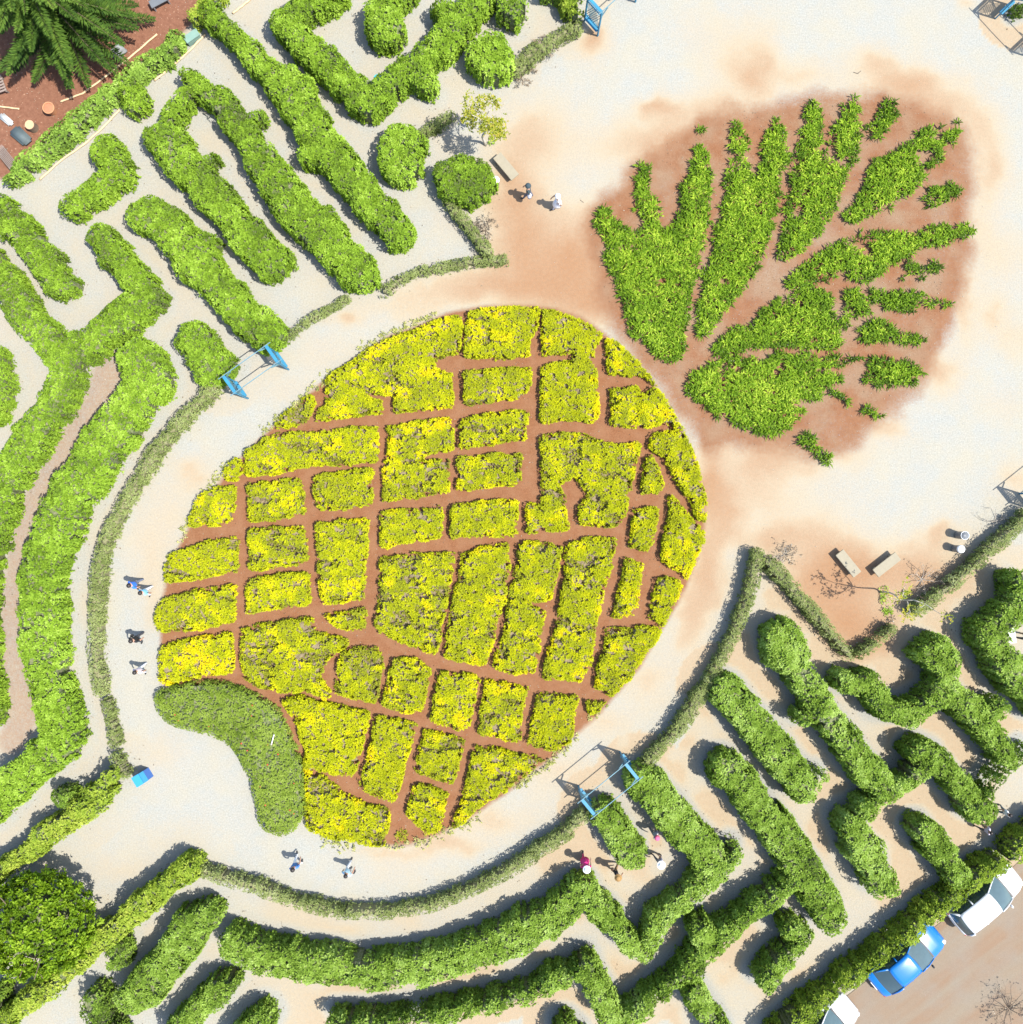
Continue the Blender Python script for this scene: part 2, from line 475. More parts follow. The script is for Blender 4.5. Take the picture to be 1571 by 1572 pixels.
def lily_patch(label, pts, name='lily_bed', dark=0.0, cat='plant bed', group='green leaf patches of the pineapple crown', stroke=None):
    """strap-leaved plants set close together"""
    shape = Poly(pts, .5) if stroke is None else Strokes([(pts, stroke)], .5)
    o = centre(shape)
    ar = shape.hi - shape.lo
    n = int(ar[0] * ar[1] * 34) + 8
    P = shape.lo + rng.random((n * 3, 2)) * ar
    d, out = shape.depth(P)
    d = rough_edge(P, d, 1.0)
    hole = np.clip((fbm(P[:, 0] * 1.1 + 2, P[:, 1] * 1.1, 55) - .61 + .010 * (P[:, 0] - 14)) / .06, 0, 1)
    k = (d > .02) & (rng.random(len(P)) > hole * .93)
    P = P[k]; d = d[k]
    # blue-noise thinning
    keep = []; cell = {}
    for i, p in enumerate(P):
        c = (int(p[0] / .2), int(p[1] / .2)); ok = True
        for a in (-1, 0, 1):
            for b in (-1, 0, 1):
                for j in cell.get((c[0] + a, c[1] + b), ()):
                    if (P[j][0] - p[0]) ** 2 + (P[j][1] - p[1]) ** 2 < .017: ok = False
        if ok:
            keep.append(i); cell.setdefault(c, []).append(i)
    P = P[keep]; d = d[keep]
    if len(P) == 0:
        P = np.array([[o[0], o[1]]]); d = np.array([.3])
    edge = np.clip(d / .5, 0, 1)
    z = .05 + .16 * edge + rng.uniform(0, .08, len(P))
    nrm = np.column_stack([rng.normal(0, .16, (len(P), 2)), np.ones(len(P))]); nrm /= np.linalg.norm(nrm, axis=1, keepdims=True)
    tint = .35 - dark + .22 * edge + rng.normal(0, .14, len(P)) + (fbm(P[:, 0] * .7, P[:, 1] * .7, 51) - .5) * .3
    root = tag(empty(name, o), label, cat, group)
    leaves(np.column_stack([P, z]), nrm, .33, .06, 11, .85, tint, 'foliage', M['spiky'], root, o, blade=True)
    b = bmesh.new()
    for p in P[::max(1, len(P) // 260)]:
        tube(b, [(p[0] - o[0], p[1] - o[1], -.02), (p[0] - o[0], p[1] - o[1], .2)], [.05, .03], 5)
    obj('crowns', b, M['twigs'], root)['kind'] = 'stuff'
    return root

# ------------------------------------------------------------------ survey data: maze hedges  (label, strokes, height, style, tint shift)
MZ = 'clipped maze hedges'
BD = 'low scrubby border hedges'
HEDGES = [
 ('pale green boundary hedge beside the red soil yard with the conifer', [([(15,288),(46,255),(84,229),(115,199),(153,165),(183,143),(219,109),(250,89),(272,66)],39)], 1.1, 'pale', .0, 'boundary hedges'),
 ('bright yellow-green bush at the top edge above the grey-green box', [([(304,32),(330,12),(352,-8)],36)], 1.3, 'sunny', .1, 'boundary hedges'),
 ('round clipped bush bulging from the yard boundary hedge', [([(204,146),(212,164)],44)], 1.1, 'maze', .0, MZ),
 ('long straight hedge running from the grey-green box down to the plaza tip', [([(332,28),(360,58),(395,95),(440,135)],42),([(440,135),(470,180),(490,215),(545,285),(595,335),(613,358)],60),([(455,140),(474,132)],34),([(485,230),(478,245)],50)], 1.5, 'maze', .02, MZ),
 ('branching hedge with two long arms, one ending in a rounded end near the border strip', [([(303,132),(345,165),(375,205),(405,250)],48),([(405,250),(430,290),(470,335),(520,385),(552,425)],62),([(380,195),(402,186)],34),([(480,340),(508,333)],40),([(303,135),(276,175),(256,206)],50),([(258,212),(282,250),(310,280),(345,320),(385,365),(418,408)],62),([(310,264),(336,250)],34)], 1.5, 'maze', .0, MZ),
 ('short L-shaped hedge beside the pale bamboo edging pole', [([(172,238),(186,268),(150,300),(116,328)],54)], 1.4, 'maze', .0, MZ),
 ('sloping hedge at the left edge that ends in a rounded finger', [([(5,322),(40,365),(75,405),(98,442)],58)], 1.4, 'maze', -.02, MZ),
 ('large forked hedge left of the blue arch, meeting at a wide junction', [([(163,372),(190,405),(224,443),(232,462)],50),([(232,462),(190,495),(150,525),(110,548)],64),([(-12,402),(30,455),(60,505),(95,550)],60),([(107,548),(106,590),(88,630),(48,684),(16,740),(-9,800),(-22,870),(-27,950),(-25,1040),(-16,1090)],70)], 1.5, 'maze', -.03, MZ),
 ('long broad curving hedge that sweeps down the left of the plaza ring', [([(222,558),(234,588),(200,632),(165,682),(133,733),(104,787),(83,842),(73,900),(70,950),(79,1029),(96,1100),(102,1130)],82),([(100,1135),(60,1172),(20,1205),(-15,1245)],66)], 1.6, 'maze', .04, MZ),
 ('rounded hedge end at the left edge facing the pale path', [([(-12,560),(2,592),(-14,630)],66)], 1.5, 'maze', -.05, MZ),
 ('straight hedge ending at the upper post of the left blue arch', [([(230,334),(256,346),(290,385),(320,420),(355,460),(390,497),(412,512)],62),([(300,372),(326,374)],38)], 1.5, 'maze', .02, MZ),
 ('short oblong hedge tucked behind the left blue arch', [([(302,525),(335,563)],66),([(350,565),(362,560)],30)], 1.3, 'maze', .02, MZ),
 ('V-shaped hedge with bulging bottom around the small teal disc', [([(520,-12),(472,15),(442,42)],62),([(442,42),(485,82),(530,130),(570,165)],58),([(570,165),(615,125),(660,90),(700,52),(735,10),(750,-14)],60),([(682,22),(690,45)],44),([(640,125),(660,138)],46)], 1.6, 'maze', .0, MZ),
 ('hedge finger hanging from the top edge inside the V-shaped hedge', [([(622,-14),(592,22),(594,54)],58)], 1.6, 'maze', .0, MZ),
 ('dark round-ended hedge at the top edge right of the V-shaped hedge', [([(775,-14),(787,18)],62)], 1.6, 'maze', -.05, MZ),
 ('ball-shaped bush beside the yellow-leaved sapling', [([(752,89),(754,97)],72)], 1.5, 'maze', .03, MZ),
 ('egg-shaped bush standing alone on pale gravel above the oval bush', [([(621,229),(617,251)],76)], 1.5, 'maze', .0, MZ),
 ('broad oval bush next to the white bin and concrete bench', [([(699,280),(725,283)],84)], 1.3, 'maze', -.04, MZ),
 # right half
 ('hook-topped hedge running down from beside the scrub border strip', [([(1204,982),(1208,1000)],77),([(1208,1000),(1240,1060),(1280,1120),(1320,1170),(1345,1200)],55),([(1240,1095),(1226,1102)],37),([(1420,1163),(1380,1193),(1340,1220),(1302,1255)],51),([(1302,1258),(1320,1300),(1342,1335),(1347,1350)],59)], 1.9, 'east', .0, MZ),
 ('cigar-shaped hedge with a curled foot right of the plaza ring', [([(1114,1060),(1140,1092),(1180,1140),(1215,1182),(1228,1195)],61),([(1230,1195),(1257,1186)],41)], 1.8, 'east', .01, MZ),
 ('long hedge from the round-topped end down to the lower maze corner', [([(1114,1178),(1140,1207),(1170,1247),(1205,1292),(1235,1337),(1262,1385),(1267,1398)],59),([(1220,1342),(1175,1375),(1130,1405),(1085,1445),(1040,1490),(990,1530),(948,1562)],51),([(1078,1432),(1068,1416)],42),([(1060,1515),(1093,1562),(1105,1585)],42),([(940,1555),(915,1510),(897,1475)],47),([(897,1475),(850,1497),(800,1518),(740,1534),(670,1549),(590,1556),(512,1559)],47)], 1.9, 'east', -.03, MZ),
 ('wide arc hedge below the plaza ring with a zigzag end by the arch', [([(365,1440),(400,1454),(464,1470),(527,1479),(591,1482),(655,1474),(718,1460),(782,1437),(825,1410),(864,1386),(893,1366)],71),([(893,1366),(930,1400),(960,1435),(984,1455)],49),([(986,1450),(1010,1402),(1045,1372),(1080,1342),(1115,1315),(1124,1300)],45),([(987,1198),(1024,1238),(1055,1277),(1092,1318)],59)], 1.8, 'east', -.02, MZ),
 ('short oblong hedge in the passage beside the lower blue arch', [([(926,1248),(950,1285),(966,1303)],55)], 1.6, 'east', -.04, MZ),
 ('S-shaped hedge with a hooked head below the dead-branch corner', [([(1293,1046),(1330,1046),(1352,1085)],45),([(1352,1085),(1385,1090),(1420,1070),(1445,1047)],49),([(1445,1047),(1438,1010),(1424,1000)],59),([(1445,1047),(1480,1085),(1515,1125),(1537,1160)],51),([(1505,1092),(1524,1088)],41),([(1410,1152),(1432,1162),(1465,1200),(1494,1238)],51),([(1575,1145),(1530,1180),(1500,1212)],44)], 1.9, 'east', -.03, MZ),
 ('oblong hedge standing beside the two people near the road', [([(1413,1272),(1440,1306),(1460,1338)],51)], 1.8, 'east', -.04, MZ),
 ('dense hedge at the right edge curling around the white board', [([(1552,893),(1556,930),(1512,962)],59),([(1508,968),(1530,1010),(1568,1056),(1590,1080)],63)], 2.0, 'east', -.03, MZ),
 ('stubby hooked hedge in the lower right corner of the maze', [([(1203,1421),(1230,1426)],45),([(1226,1432),(1190,1472),(1166,1500)],53)], 1.8, 'east', -.03, MZ),
 ('golden roadside hedge along the parked cars', [([(1523,1316),(1471,1354),(1421,1395),(1370,1435),(1319,1478),(1268,1517),(1217,1558),(1190,1582)],50)], 1.6, 'sunny', -.02, 'boundary hedges'),
 ('leafy hedge end at the right edge beyond the white car', [([(1545,1302),(1600,1258)],52)], 1.6, 'sunny', -.03, 'boundary hedges'),
 ('club-shaped hedge near the golden hedge in the bottom left maze', [([(325,1402),(285,1416)],57),([(300,1420),(265,1465),(235,1505),(213,1522)],57)], 1.8, 'east', -.03, MZ),
 ('dark leafy bush cut by the bottom edge left of the club-shaped hedge', [([(150,1527),(166,1562),(180,1590)],62)], 1.7, 'deep', .0, MZ),
 ('round bush growing out of the golden hedge, bottom left', [([(186,1452),(188,1460)],54)], 1.4, 'deep', .0, MZ),
 ('tapering hedge pointing up from the bottom edge', [([(352,1502),(315,1537),(275,1577)],44)], 1.7, 'east', -.03, MZ),
 ('rounded hedge top poking in at the bottom edge under the arc hedge', [([(402,1562),(375,1590)],61)], 1.7, 'east', -.03, MZ),
 ('dark hedge top just showing at the bottom edge near the path bend', [([(868,1578),(880,1590)],60)], 1.7, 'deep', .0, MZ),
 ('dark bush at the left edge below the round tree', [([(2,1515),(4,1535)],46)], 1.5, 'deep', .0, MZ),
 ('small round bush behind the golden hedge near the blue box', [([(103,1218),(104,1225)],46)], 1.5, 'deep', .0, MZ),
 ('golden hedge slanting from the blue box to the left edge', [([(178,1187),(153,1218),(115,1253),(76,1276),(38,1309),(8,1332),(-15,1350)],40)], 1.6, 'sunny', .05, 'boundary hedges'),
 ('golden hedge slanting past the round tree to the bottom left corner', [([(298,1327),(255,1357),(216,1393),(178,1423),(140,1454),(102,1490),(64,1523),(13,1562),(-15,1585)],40)], 1.7, 'sunny', .05, 'boundary hedges'),
 ('dark leafy hedge at the top edge behind the top blue arch', [([(838,-6),(868,-4),(888,-12)],40)], 1.4, 'deep', .0, MZ),
 ('dark bush in the top right corner beside the corner arch', [([(1560,18),(1580,10)],26)], .9, 'deep', -.1, MZ),
 ('yellowish bush at the foot of the top blue arch', [([(868,5),(882,30)],34)], 1.1, 'sunny', -.1, 'boundary hedges'),
]
BORDERS = [
 ('scrubby hedge strip running from the oval bush to the plaza tip', [([(690,312),(720,352),(748,388)],28)], .8, 'scrub', -.05),
 ('grey-green curved border strip at the plaza tip', [([(774,400),(735,402),(690,408),(645,417),(612,432),(592,448)],24)], .6, 'scrub', .05),
 ('short grey-green border strip between two hedge ends near the left arch', [([(534,460),(505,476),(472,494),(440,521)],22)], .6, 'scrub', .0),
 ('long curved scrub border along the left side of the plaza ring', [([(330,600),(282,645),(242,695),(206,755),(178,805),(158,855),(152,925),(150,1000),(158,1060)],34)], 1.0, 'scrub', .08),
 ('short scrub border below the gap in the left ring', [([(168,1077),(180,1138)],31)], .8, 'scrub', .05),
 ('dull olive hedge stub touching the blue box', [([(180,1158),(198,1186)],32)], 1.1, 'scrub', -.1),
 ('long curved scrub border along the bottom of the plaza ring', [([(305,1329),(356,1347),(400,1358),(464,1384),(527,1396),(591,1396),(655,1388),(718,1365),(782,1332),(825,1304),(864,1279),(897,1247)],33)], 1.05, 'scrub', .06),
 ('curved scrub border along the right side of the plaza ring', [([(993,1166),(1042,1114),(1077,1060),(1107,1009),(1132,953),(1150,902),(1161,851)],31)], 1.05, 'scrub', .06),
 ('straight scrub border left of the two concrete benches', [([(1178,863),(1209,897),(1247,940),(1278,978),(1300,1003)],30)], 1.0, 'scrub', .02),
 ('short scrub border below the two concrete benches', [([(1316,1002),(1343,984),(1364,966)],28)], 1.0, 'scrub', .0),
 ('straight scrub border behind the two round bins', [([(1406,934),(1451,902),(1502,857),(1540,822),(1575,790)],33)], 1.1, 'scrub', .08),
 ('straggly grey scrub border near the top blue arch', [([(885,45),(850,62),(818,85),(797,108)],36)], .7, 'scrub', -.08),
 ('small straggly scrub patch beside the sapling shadow', [([(692,180),(668,194),(648,208)],28)], .7, 'scrub', -.15),
]
# ------------------------------------------------------------------ golden shrub blocks of the pineapple body: (label, outline, gold, bare)
BLOCKS = [
 ('golden shrub block at the very top of the pineapple, left of the top gap', [(718,478),(760,470),(800,472),(827,474),(826,500),(815,522),(815,546),(780,550),(745,550),(710,549),(712,520),(715,500)], .05, .0),
 ('large ragged golden shrub block on the upper left shoulder', [(711,484),(708,545),(672,550),(670,565),(698,573),(697,628),(644,629),(606,634),(606,607),(565,607),(588,614),(586,634),(535,640),(481,648),(487,632),(502,619),(499,583),(532,560),(565,535),(594,522),(642,500),(680,486)], .06, .04),
 ('small wedge of golden shrubs on the upper left rim', [(422,655),(445,625),(480,604),(485,620),(474,645),(450,656)], .0, .04),
 ('long golden shrub block in the upper left row', [(378,692),(410,670),(440,665),(500,660),(579,654),(580,706),(540,713),(480,716),(440,723),(400,730),(380,728)], .07, .03),
 ('tiny bright yellow shrub wedge on the left rim', [(343,725),(365,703),(372,720),(361,738),(345,736)], .15, .0),
 ('golden shrub block on the left rim below the tiny yellow wedge', [(305,760),(330,750),(362,746),(362,800),(325,808),(286,812),(292,788)], .04, .02),
 ('golden shrub block with a grey bare streak, second from the left rim', [(381,742),(466,734),(468,790),(430,797),(383,801)], .02, .05),
 ('squarish golden shrub block under the right end of the long block', [(481,728),(573,719),(571,775),(530,782),(487,786)], .03, .03),
 ('tall notched golden shrub block in the upper middle', [(597,656),(640,646),(694,640),(696,690),(655,698),(652,707),(689,705),(689,758),(640,765),(587,773),(590,720),(596,690)], .05, .03),
 ('golden shrub block below the top block', [(711,571),(760,566),(819,562),(816,590),(802,613),(760,617),(711,623)], .04, .0),
 ('golden shrub block third down in the middle column', [(707,643),(750,635),(811,630),(807,676),(770,682),(707,689)], .04, .0),
 ('golden shrub block fourth down in the middle column', [(702,703),(750,698),(803,696),(800,743),(760,748),(703,756)], .04, .01),
 ('golden shrub block left of centre, even and unbroken', [(585,786),(630,780),(681,776),(679,826),(640,832),(587,841)], .08, -.06),
 ('golden shrub block at the centre with a dry right edge', [(693,774),(740,768),(797,765),(793,822),(740,823),(692,826)], .04, .02),
 ('bright lemon shrub block right of the top gap', [(833,476),(868,482),(900,496),(926,516),(914,535),(917,575),(919,640),(915,649),(880,646),(829,651),(827,600),(832,560),(877,553),(880,543),(850,545),(832,546)], .06, -.1),
 ('bright lemon wedge on the upper right rim nearest the crown', [(927,517),(945,522),(975,552),(1003,582),(1012,600),(990,580),(985,577),(934,573),(930,545)], .08, -.1),
 ('golden shrub block on the right rim facing the big crown leaf', [(935,595),(975,594),(990,605),(1004,590),(1018,605),(1035,635),(1050,660),(1037,661),(1030,650),(985,655),(938,656),(937,620)], .04, -.02),
 ('large broken golden shrub block with a bare hollow, right of centre', [(828,668),(865,662),(900,668),(945,682),(986,680),(977,710),(969,750),(960,790),(951,807),(920,811),(887,804),(890,780),(900,760),(884,735),(862,745),(870,780),(873,815),(807,819),(810,770),(832,778),(830,740)], .04, .07),
 ('curved golden strip along the right rim', [(1000,668),(1048,659),(1062,690),(1077,725),(1086,770),(1085,806),(1072,800),(1055,765),(1035,735),(1020,702),(997,692)], .06, -.04),
 ('small pointed golden shrub wedge inside the right rim strip', [(991,702),(1001,697),(1011,720),(1020,746),(1011,758),(984,755),(988,725)], .0, -.04),
 ('small oblong golden shrub block below the pointed wedge', [(973,780),(1011,778),(1009,800),(1004,830),(993,848),(966,838),(970,810)], .05, .0),
 ('golden shrub block on the right rim below the curved strip', [(1029,757),(1041,770),(1065,798),(1084,812),(1081,832),(1069,866),(1055,889),(1044,881),(1015,862),(1018,840),(1025,800)], .05, -.02),
 ('narrow upright golden shrub block in the right part', [(959,854),(986,866),(983,900),(973,946),(939,948),(942,930),(952,890)], .05, -.02),
 ('small golden shrub block on the right rim beside the narrow upright one', [(1009,886),(1040,891),(1047,898),(1034,935),(1019,962),(997,948),(1000,920)], .04, .0),
 ('triangular golden shrub block on the lower right rim', [(931,965),(975,964),(1014,962),(1011,978),(992,1005),(980,1030),(961,1050),(940,1070),(914,1056),(918,1030),(925,1000)], .05, .04),
 ('long two-rowed golden shrub block left of the triangular one', [(871,832),(900,825),(946,827),(941,870),(927,915),(917,960),(907,1020),(891,1047),(865,1041),(834,1042),(838,1010),(852,960),(860,920),(867,880)], .06, .04),
 ('long golden shrub block with a missing right bite near the centre', [(796,836),(830,831),(863,838),(857,875),(848,921),(815,926),(839,941),(831,985),(821,1031),(790,1034),(758,1023),(770,980),(780,930),(785,890),(792,870)], .03, .05),
 ('tall golden shrub block below the centre block', [(710,850),(745,840),(781,834),(783,870),(776,920),(763,960),(752,1000),(744,1023),(715,1019),(681,1009),(690,960),(700,900)], .04, .02),
 ('patchy golden shrub block full of bare brown gaps', [(582,856),(640,848),(690,847),(698,850),(693,890),(686,920),(679,960),(673,1000),(665,1008),(635,991),(578,971),(575,958),(580,930),(578,910),(582,880)], .03, .10),
 ('tall golden shrub block in the left middle', [(484,804),(520,798),(566,795),(565,830),(563,880),(561,920),(525,926),(494,929),(490,880)], .03, .04),
 ('golden shrub block left of the tall left-middle block', [(382,813),(420,810),(462,808),(473,825),(473,862),(440,868),(384,874)], .02, .02),
 ('golden shrub block one row below, with an orange corner', [(379,891),(430,882),(473,880),(477,929),(430,936),(379,945)], .03, .03),
 ('golden shrub block on the left rim by the two people in blue', [(262,850),(310,833),(366,822),(365,881),(310,888),(253,897),(252,873)], .03, .05),
 ('streaky golden shrub block on the left rim, fourth down', [(245,920),(290,908),(363,895),(361,956),(310,965),(243,974),(238,950)], .0, .06),
 ('vivid yellow shrub block on the left rim touching the ground cover', [(245,992),(290,982),(359,968),(358,1031),(310,1040),(258,1051),(245,1042)], .14, -.06),
 ('small flat golden shrub wedge between two soil paths', [(495,943),(563,934),(561,966),(540,969),(510,960)], -.02, -.02),
 ('large patchy golden shrub block above the ground cover', [(372,965),(430,955),(481,946),(485,970),(536,980),(536,991),(518,1002),(500,1015),(492,1040),(508,1062),(502,1076),(470,1062),(430,1061),(395,1056),(372,1036),(370,1000)], .05, .06),
 ('olive shrub block right of the large patchy one', [(524,1000),(560,992),(579,995),(591,1009),(586,1040),(578,1079),(540,1071),(513,1061),(518,1030)], -.08, .02),
 ('golden shrub block in the lower middle, rounded corners', [(604,1010),(640,1011),(663,1026),(656,1060),(649,1093),(620,1096),(586,1081),(592,1050)], .03, .03),
 ('bright golden shrub block in the lower middle, second in its row', [(674,1027),(734,1038),(729,1075),(719,1119),(700,1119),(659,1108),(665,1070)], .1, -.04),
 ('golden shrub block in the lower middle, third in its row', [(747,1045),(785,1050),(811,1056),(806,1090),(799,1139),(770,1136),(734,1126),(738,1090)], .04, .03),
 ('golden shrub block in the lower middle, last in its row before the path ring', [(827,1064),(860,1065),(888,1070),(881,1110),(876,1141),(850,1151),(809,1146),(815,1110)], .05, .02),
 ('tiny golden shrub patch on the lower right rim', [(901,1075),(932,1076),(921,1093),(904,1096)], -.02, -.04),
 ('large vivid yellow shrub block right of the ground cover', [(436,1076),(460,1067),(520,1082),(568,1093),(559,1140),(543,1194),(515,1189),(491,1183),(470,1188),(468,1150),(455,1115)], .14, -.02),
 ('golden shrub block at the bottom tip of the pineapple', [(470,1187),(492,1189),(515,1206),(530,1219),(560,1232),(598,1242),(596,1270),(589,1299),(560,1299),(535,1291),(500,1283),(470,1271),(468,1230)], .1, .03),
 ('slanting golden shrub block between the two lowest soil paths', [(579,1100),(610,1103),(641,1110),(633,1150),(621,1190),(606,1231),(580,1222),(552,1206),(558,1180),(570,1140)], .08, .0),
 ('small golden shrub block in the lowest row, left', [(651,1120),(685,1125),(713,1138),(706,1170),(698,1206),(670,1195),(635,1186),(640,1160)], .05, .04),
 ('small square golden shrub block touching the bottom path', [(637,1205),(670,1208),(691,1218),(683,1250),(676,1276),(655,1279),(624,1250),(630,1225)], .07, -.02),
 ('tapering golden shrub block along the lower rim', [(729,1145),(770,1150),(825,1161),(838,1167),(812,1190),(771,1216),(736,1239),(711,1263),(696,1269),(700,1245),(712,1210),(722,1170)], .02, .05),
]
# ------------------------------------------------------------------ crown of the pineapple
LILIES = [
 ('largest crown leaf patch with three fingers, nearest the two walkers', [(927,316),(913,341),(932,374),(930,400),(948,438),(963,476),(971,509),(993,537),(1021,558),(1044,550),(1051,537),(1055,507),(1057,481),(1068,446),(1074,413),(1084,382),(1091,331),(1091,267),(1088,244),(1079,220),(1062,224),(1065,237),(1057,255),(1049,293),(1044,331),(1027,354),(1016,344),(1011,306),(993,293),(1001,267),(996,252),(983,250),(976,267),(983,285),(976,306),(988,328),(983,351),(963,349),(945,334),(936,318)], .0),
 ('crown leaf patch with two long tips, second from the walkers', [(1196,166),(1207,199),(1204,250),(1199,280),(1191,318),(1184,364),(1172,400),(1156,431),(1131,464),(1100,502),(1080,518),(1069,512),(1072,489),(1075,451),(1083,415),(1093,382),(1103,331),(1116,293),(1121,242),(1126,216),(1124,195),(1131,187),(1144,204),(1151,242),(1156,275),(1169,267),(1172,229),(1179,199)], .0),
 ('forked crown leaf patch pointing to the top', [(1237,163),(1245,151),(1254,156),(1263,178),(1266,216),(1264,247),(1270,224),(1283,196),(1298,173),(1303,146),(1322,146),(1314,166),(1317,216),(1308,255),(1296,285),(1288,313),(1268,349),(1235,377),(1215,402),(1194,400),(1204,369),(1209,331),(1214,293),(1222,242),(1230,209),(1235,186)], .0),
 ('short slanting strip of strap-leaved plants right of the forked patch', [(1372,151),(1381,166),(1376,188),(1359,209),(1346,217),(1333,204),(1347,178),(1361,157)], .1),
 ('leaf-shaped crown patch with a straggling tail to the upper right', [(1297,331),(1308,345),(1337,331),(1370,316),(1400,295),(1421,275),(1434,255),(1447,237),(1450,217),(1470,219),(1479,193),(1466,175),(1443,188),(1415,199),(1395,216),(1370,234),(1339,260),(1319,293)], .02),
 ('small Y-shaped clump of strap-leaved plants on the right soil edge', [(1422,298),(1441,287),(1466,282),(1486,292),(1459,312),(1438,330),(1425,317)], .1),
 ('long flame-shaped crown patch with a dark tail reaching the soil edge', [(1210,433),(1232,410),(1250,392),(1293,367),(1337,354),(1387,348),(1426,353),(1451,343),(1480,340),(1500,351),(1477,365),(1446,373),(1415,378),(1395,398),(1380,406),(1349,421),(1324,432),(1273,429),(1235,437),(1214,440)], .0),
 ('broad crown patch with a bare nick on its upper edge', [(1088,533),(1100,547),(1144,533),(1200,534),(1222,533),(1268,536),(1299,526),(1293,502),(1278,481),(1287,459),(1274,442),(1245,445),(1209,456),(1171,474),(1167,484),(1152,503),(1131,500),(1105,515)], .0),
 ('ragged strip of yellowing strap-leaved plants behind the broad crown patch', [(1293,445),(1316,441),(1331,470),(1346,475),(1330,486),(1306,491),(1302,507),(1290,492),(1299,470)], .02),
 ('thin wavy strip of strap-leaved plants reaching right', [(1334,441),(1360,450),(1378,447),(1420,449),(1436,459),(1471,467),(1430,473),(1400,479),(1370,475),(1350,463),(1336,466)], .06),
 ('spindle-shaped strip of strap-leaved plants below the wavy strip', [(1310,510),(1330,491),(1355,489),(1385,506),(1420,518),(1417,534),(1390,526),(1350,526),(1313,529)], .05),
 ('largest lower crown leaf patch beside the pineapple rim', [(1046,591),(1075,562),(1105,557),(1151,549),(1200,542),(1247,544),(1278,549),(1306,550),(1290,573),(1307,586),(1278,590),(1260,610),(1245,610),(1238,630),(1223,653),(1194,668),(1171,671),(1156,663),(1118,656),(1088,635),(1060,617)], .0),
 ('dark diamond-shaped clump right of the lower crown patch', [(1333,554),(1360,547),(1385,555),(1405,561),(1421,575),(1400,589),(1365,591),(1340,597),(1321,586),(1325,577),(1345,575)], .1),
 ('crooked clump of strap-leaved plants at the bottom of the crown', [(1221,672),(1240,662),(1256,671),(1259,688),(1280,698),(1276,713),(1258,706),(1244,691),(1224,683)], .08),
]
TUFTS = [
 ('single spiky tuft on bare soil above the two crown fingers', [(1078,197),(1088,195)], 14),
 ('small spiky cluster right of the flame-shaped patch', [(1393,404),(1408,413),(1412,422)], 24),
 ('lone spiky tuft on the right soil edge below the dark tail', [(1434,409),(1450,414)], 18),
 ('tiny spiky tuft below the flame-shaped patch', [(1375,424),(1385,426)], 12),
 ('lone spiky tuft just above the dark diamond clump', [(1312,551),(1324,552)], 14),
 ('short row of spiky tufts below the lower crown patch', [(1276,602),(1290,608),(1302,615)], 16),
 ('low pair of spiky tufts on the lower soil edge', [(1325,630),(1340,634),(1354,639)], 15),
]
COVER = [(235,1065),(260,1053),(310,1043),(360,1050),(400,1067),(432,1093),(448,1125),(460,1160),(467,1200),(470,1240),(457,1273),(432,1283),(406,1272),(396,1245),(386,1200),(370,1160),(347,1136),(310,1123),(273,1115),(243,1098)]

# ------------------------------------------------------------------ ground
SOIL_BODY = [(240,1000),(250,880),(290,800),(350,712),(430,640),(500,575),(600,510),(710,468),(830,464),(905,486),(1004,576),(1064,680),(1092,790),(1066,890),(1004,1000),(934,1092),(834,1180),(705,1275),(640,1298),(590,1304),(470,1278),(450,1190),(420,1095),(360,1066),(245,1066)]
SOIL_CROWN = [(905,350),(920,318),(985,245),(1070,188),(1190,158),(1320,146),(1400,158),(1478,192),(1490,300),(1480,420),(1430,570),(1340,655),(1265,705),(1170,685),(1105,680),(1085,700),(1070,665),(1000,575),(930,485),(915,440)]
YARD = [(-400,340),(0,285),(84,222),(150,160),(250,85),(310,22),(345,-15),(500,-300),(-400,-300)]
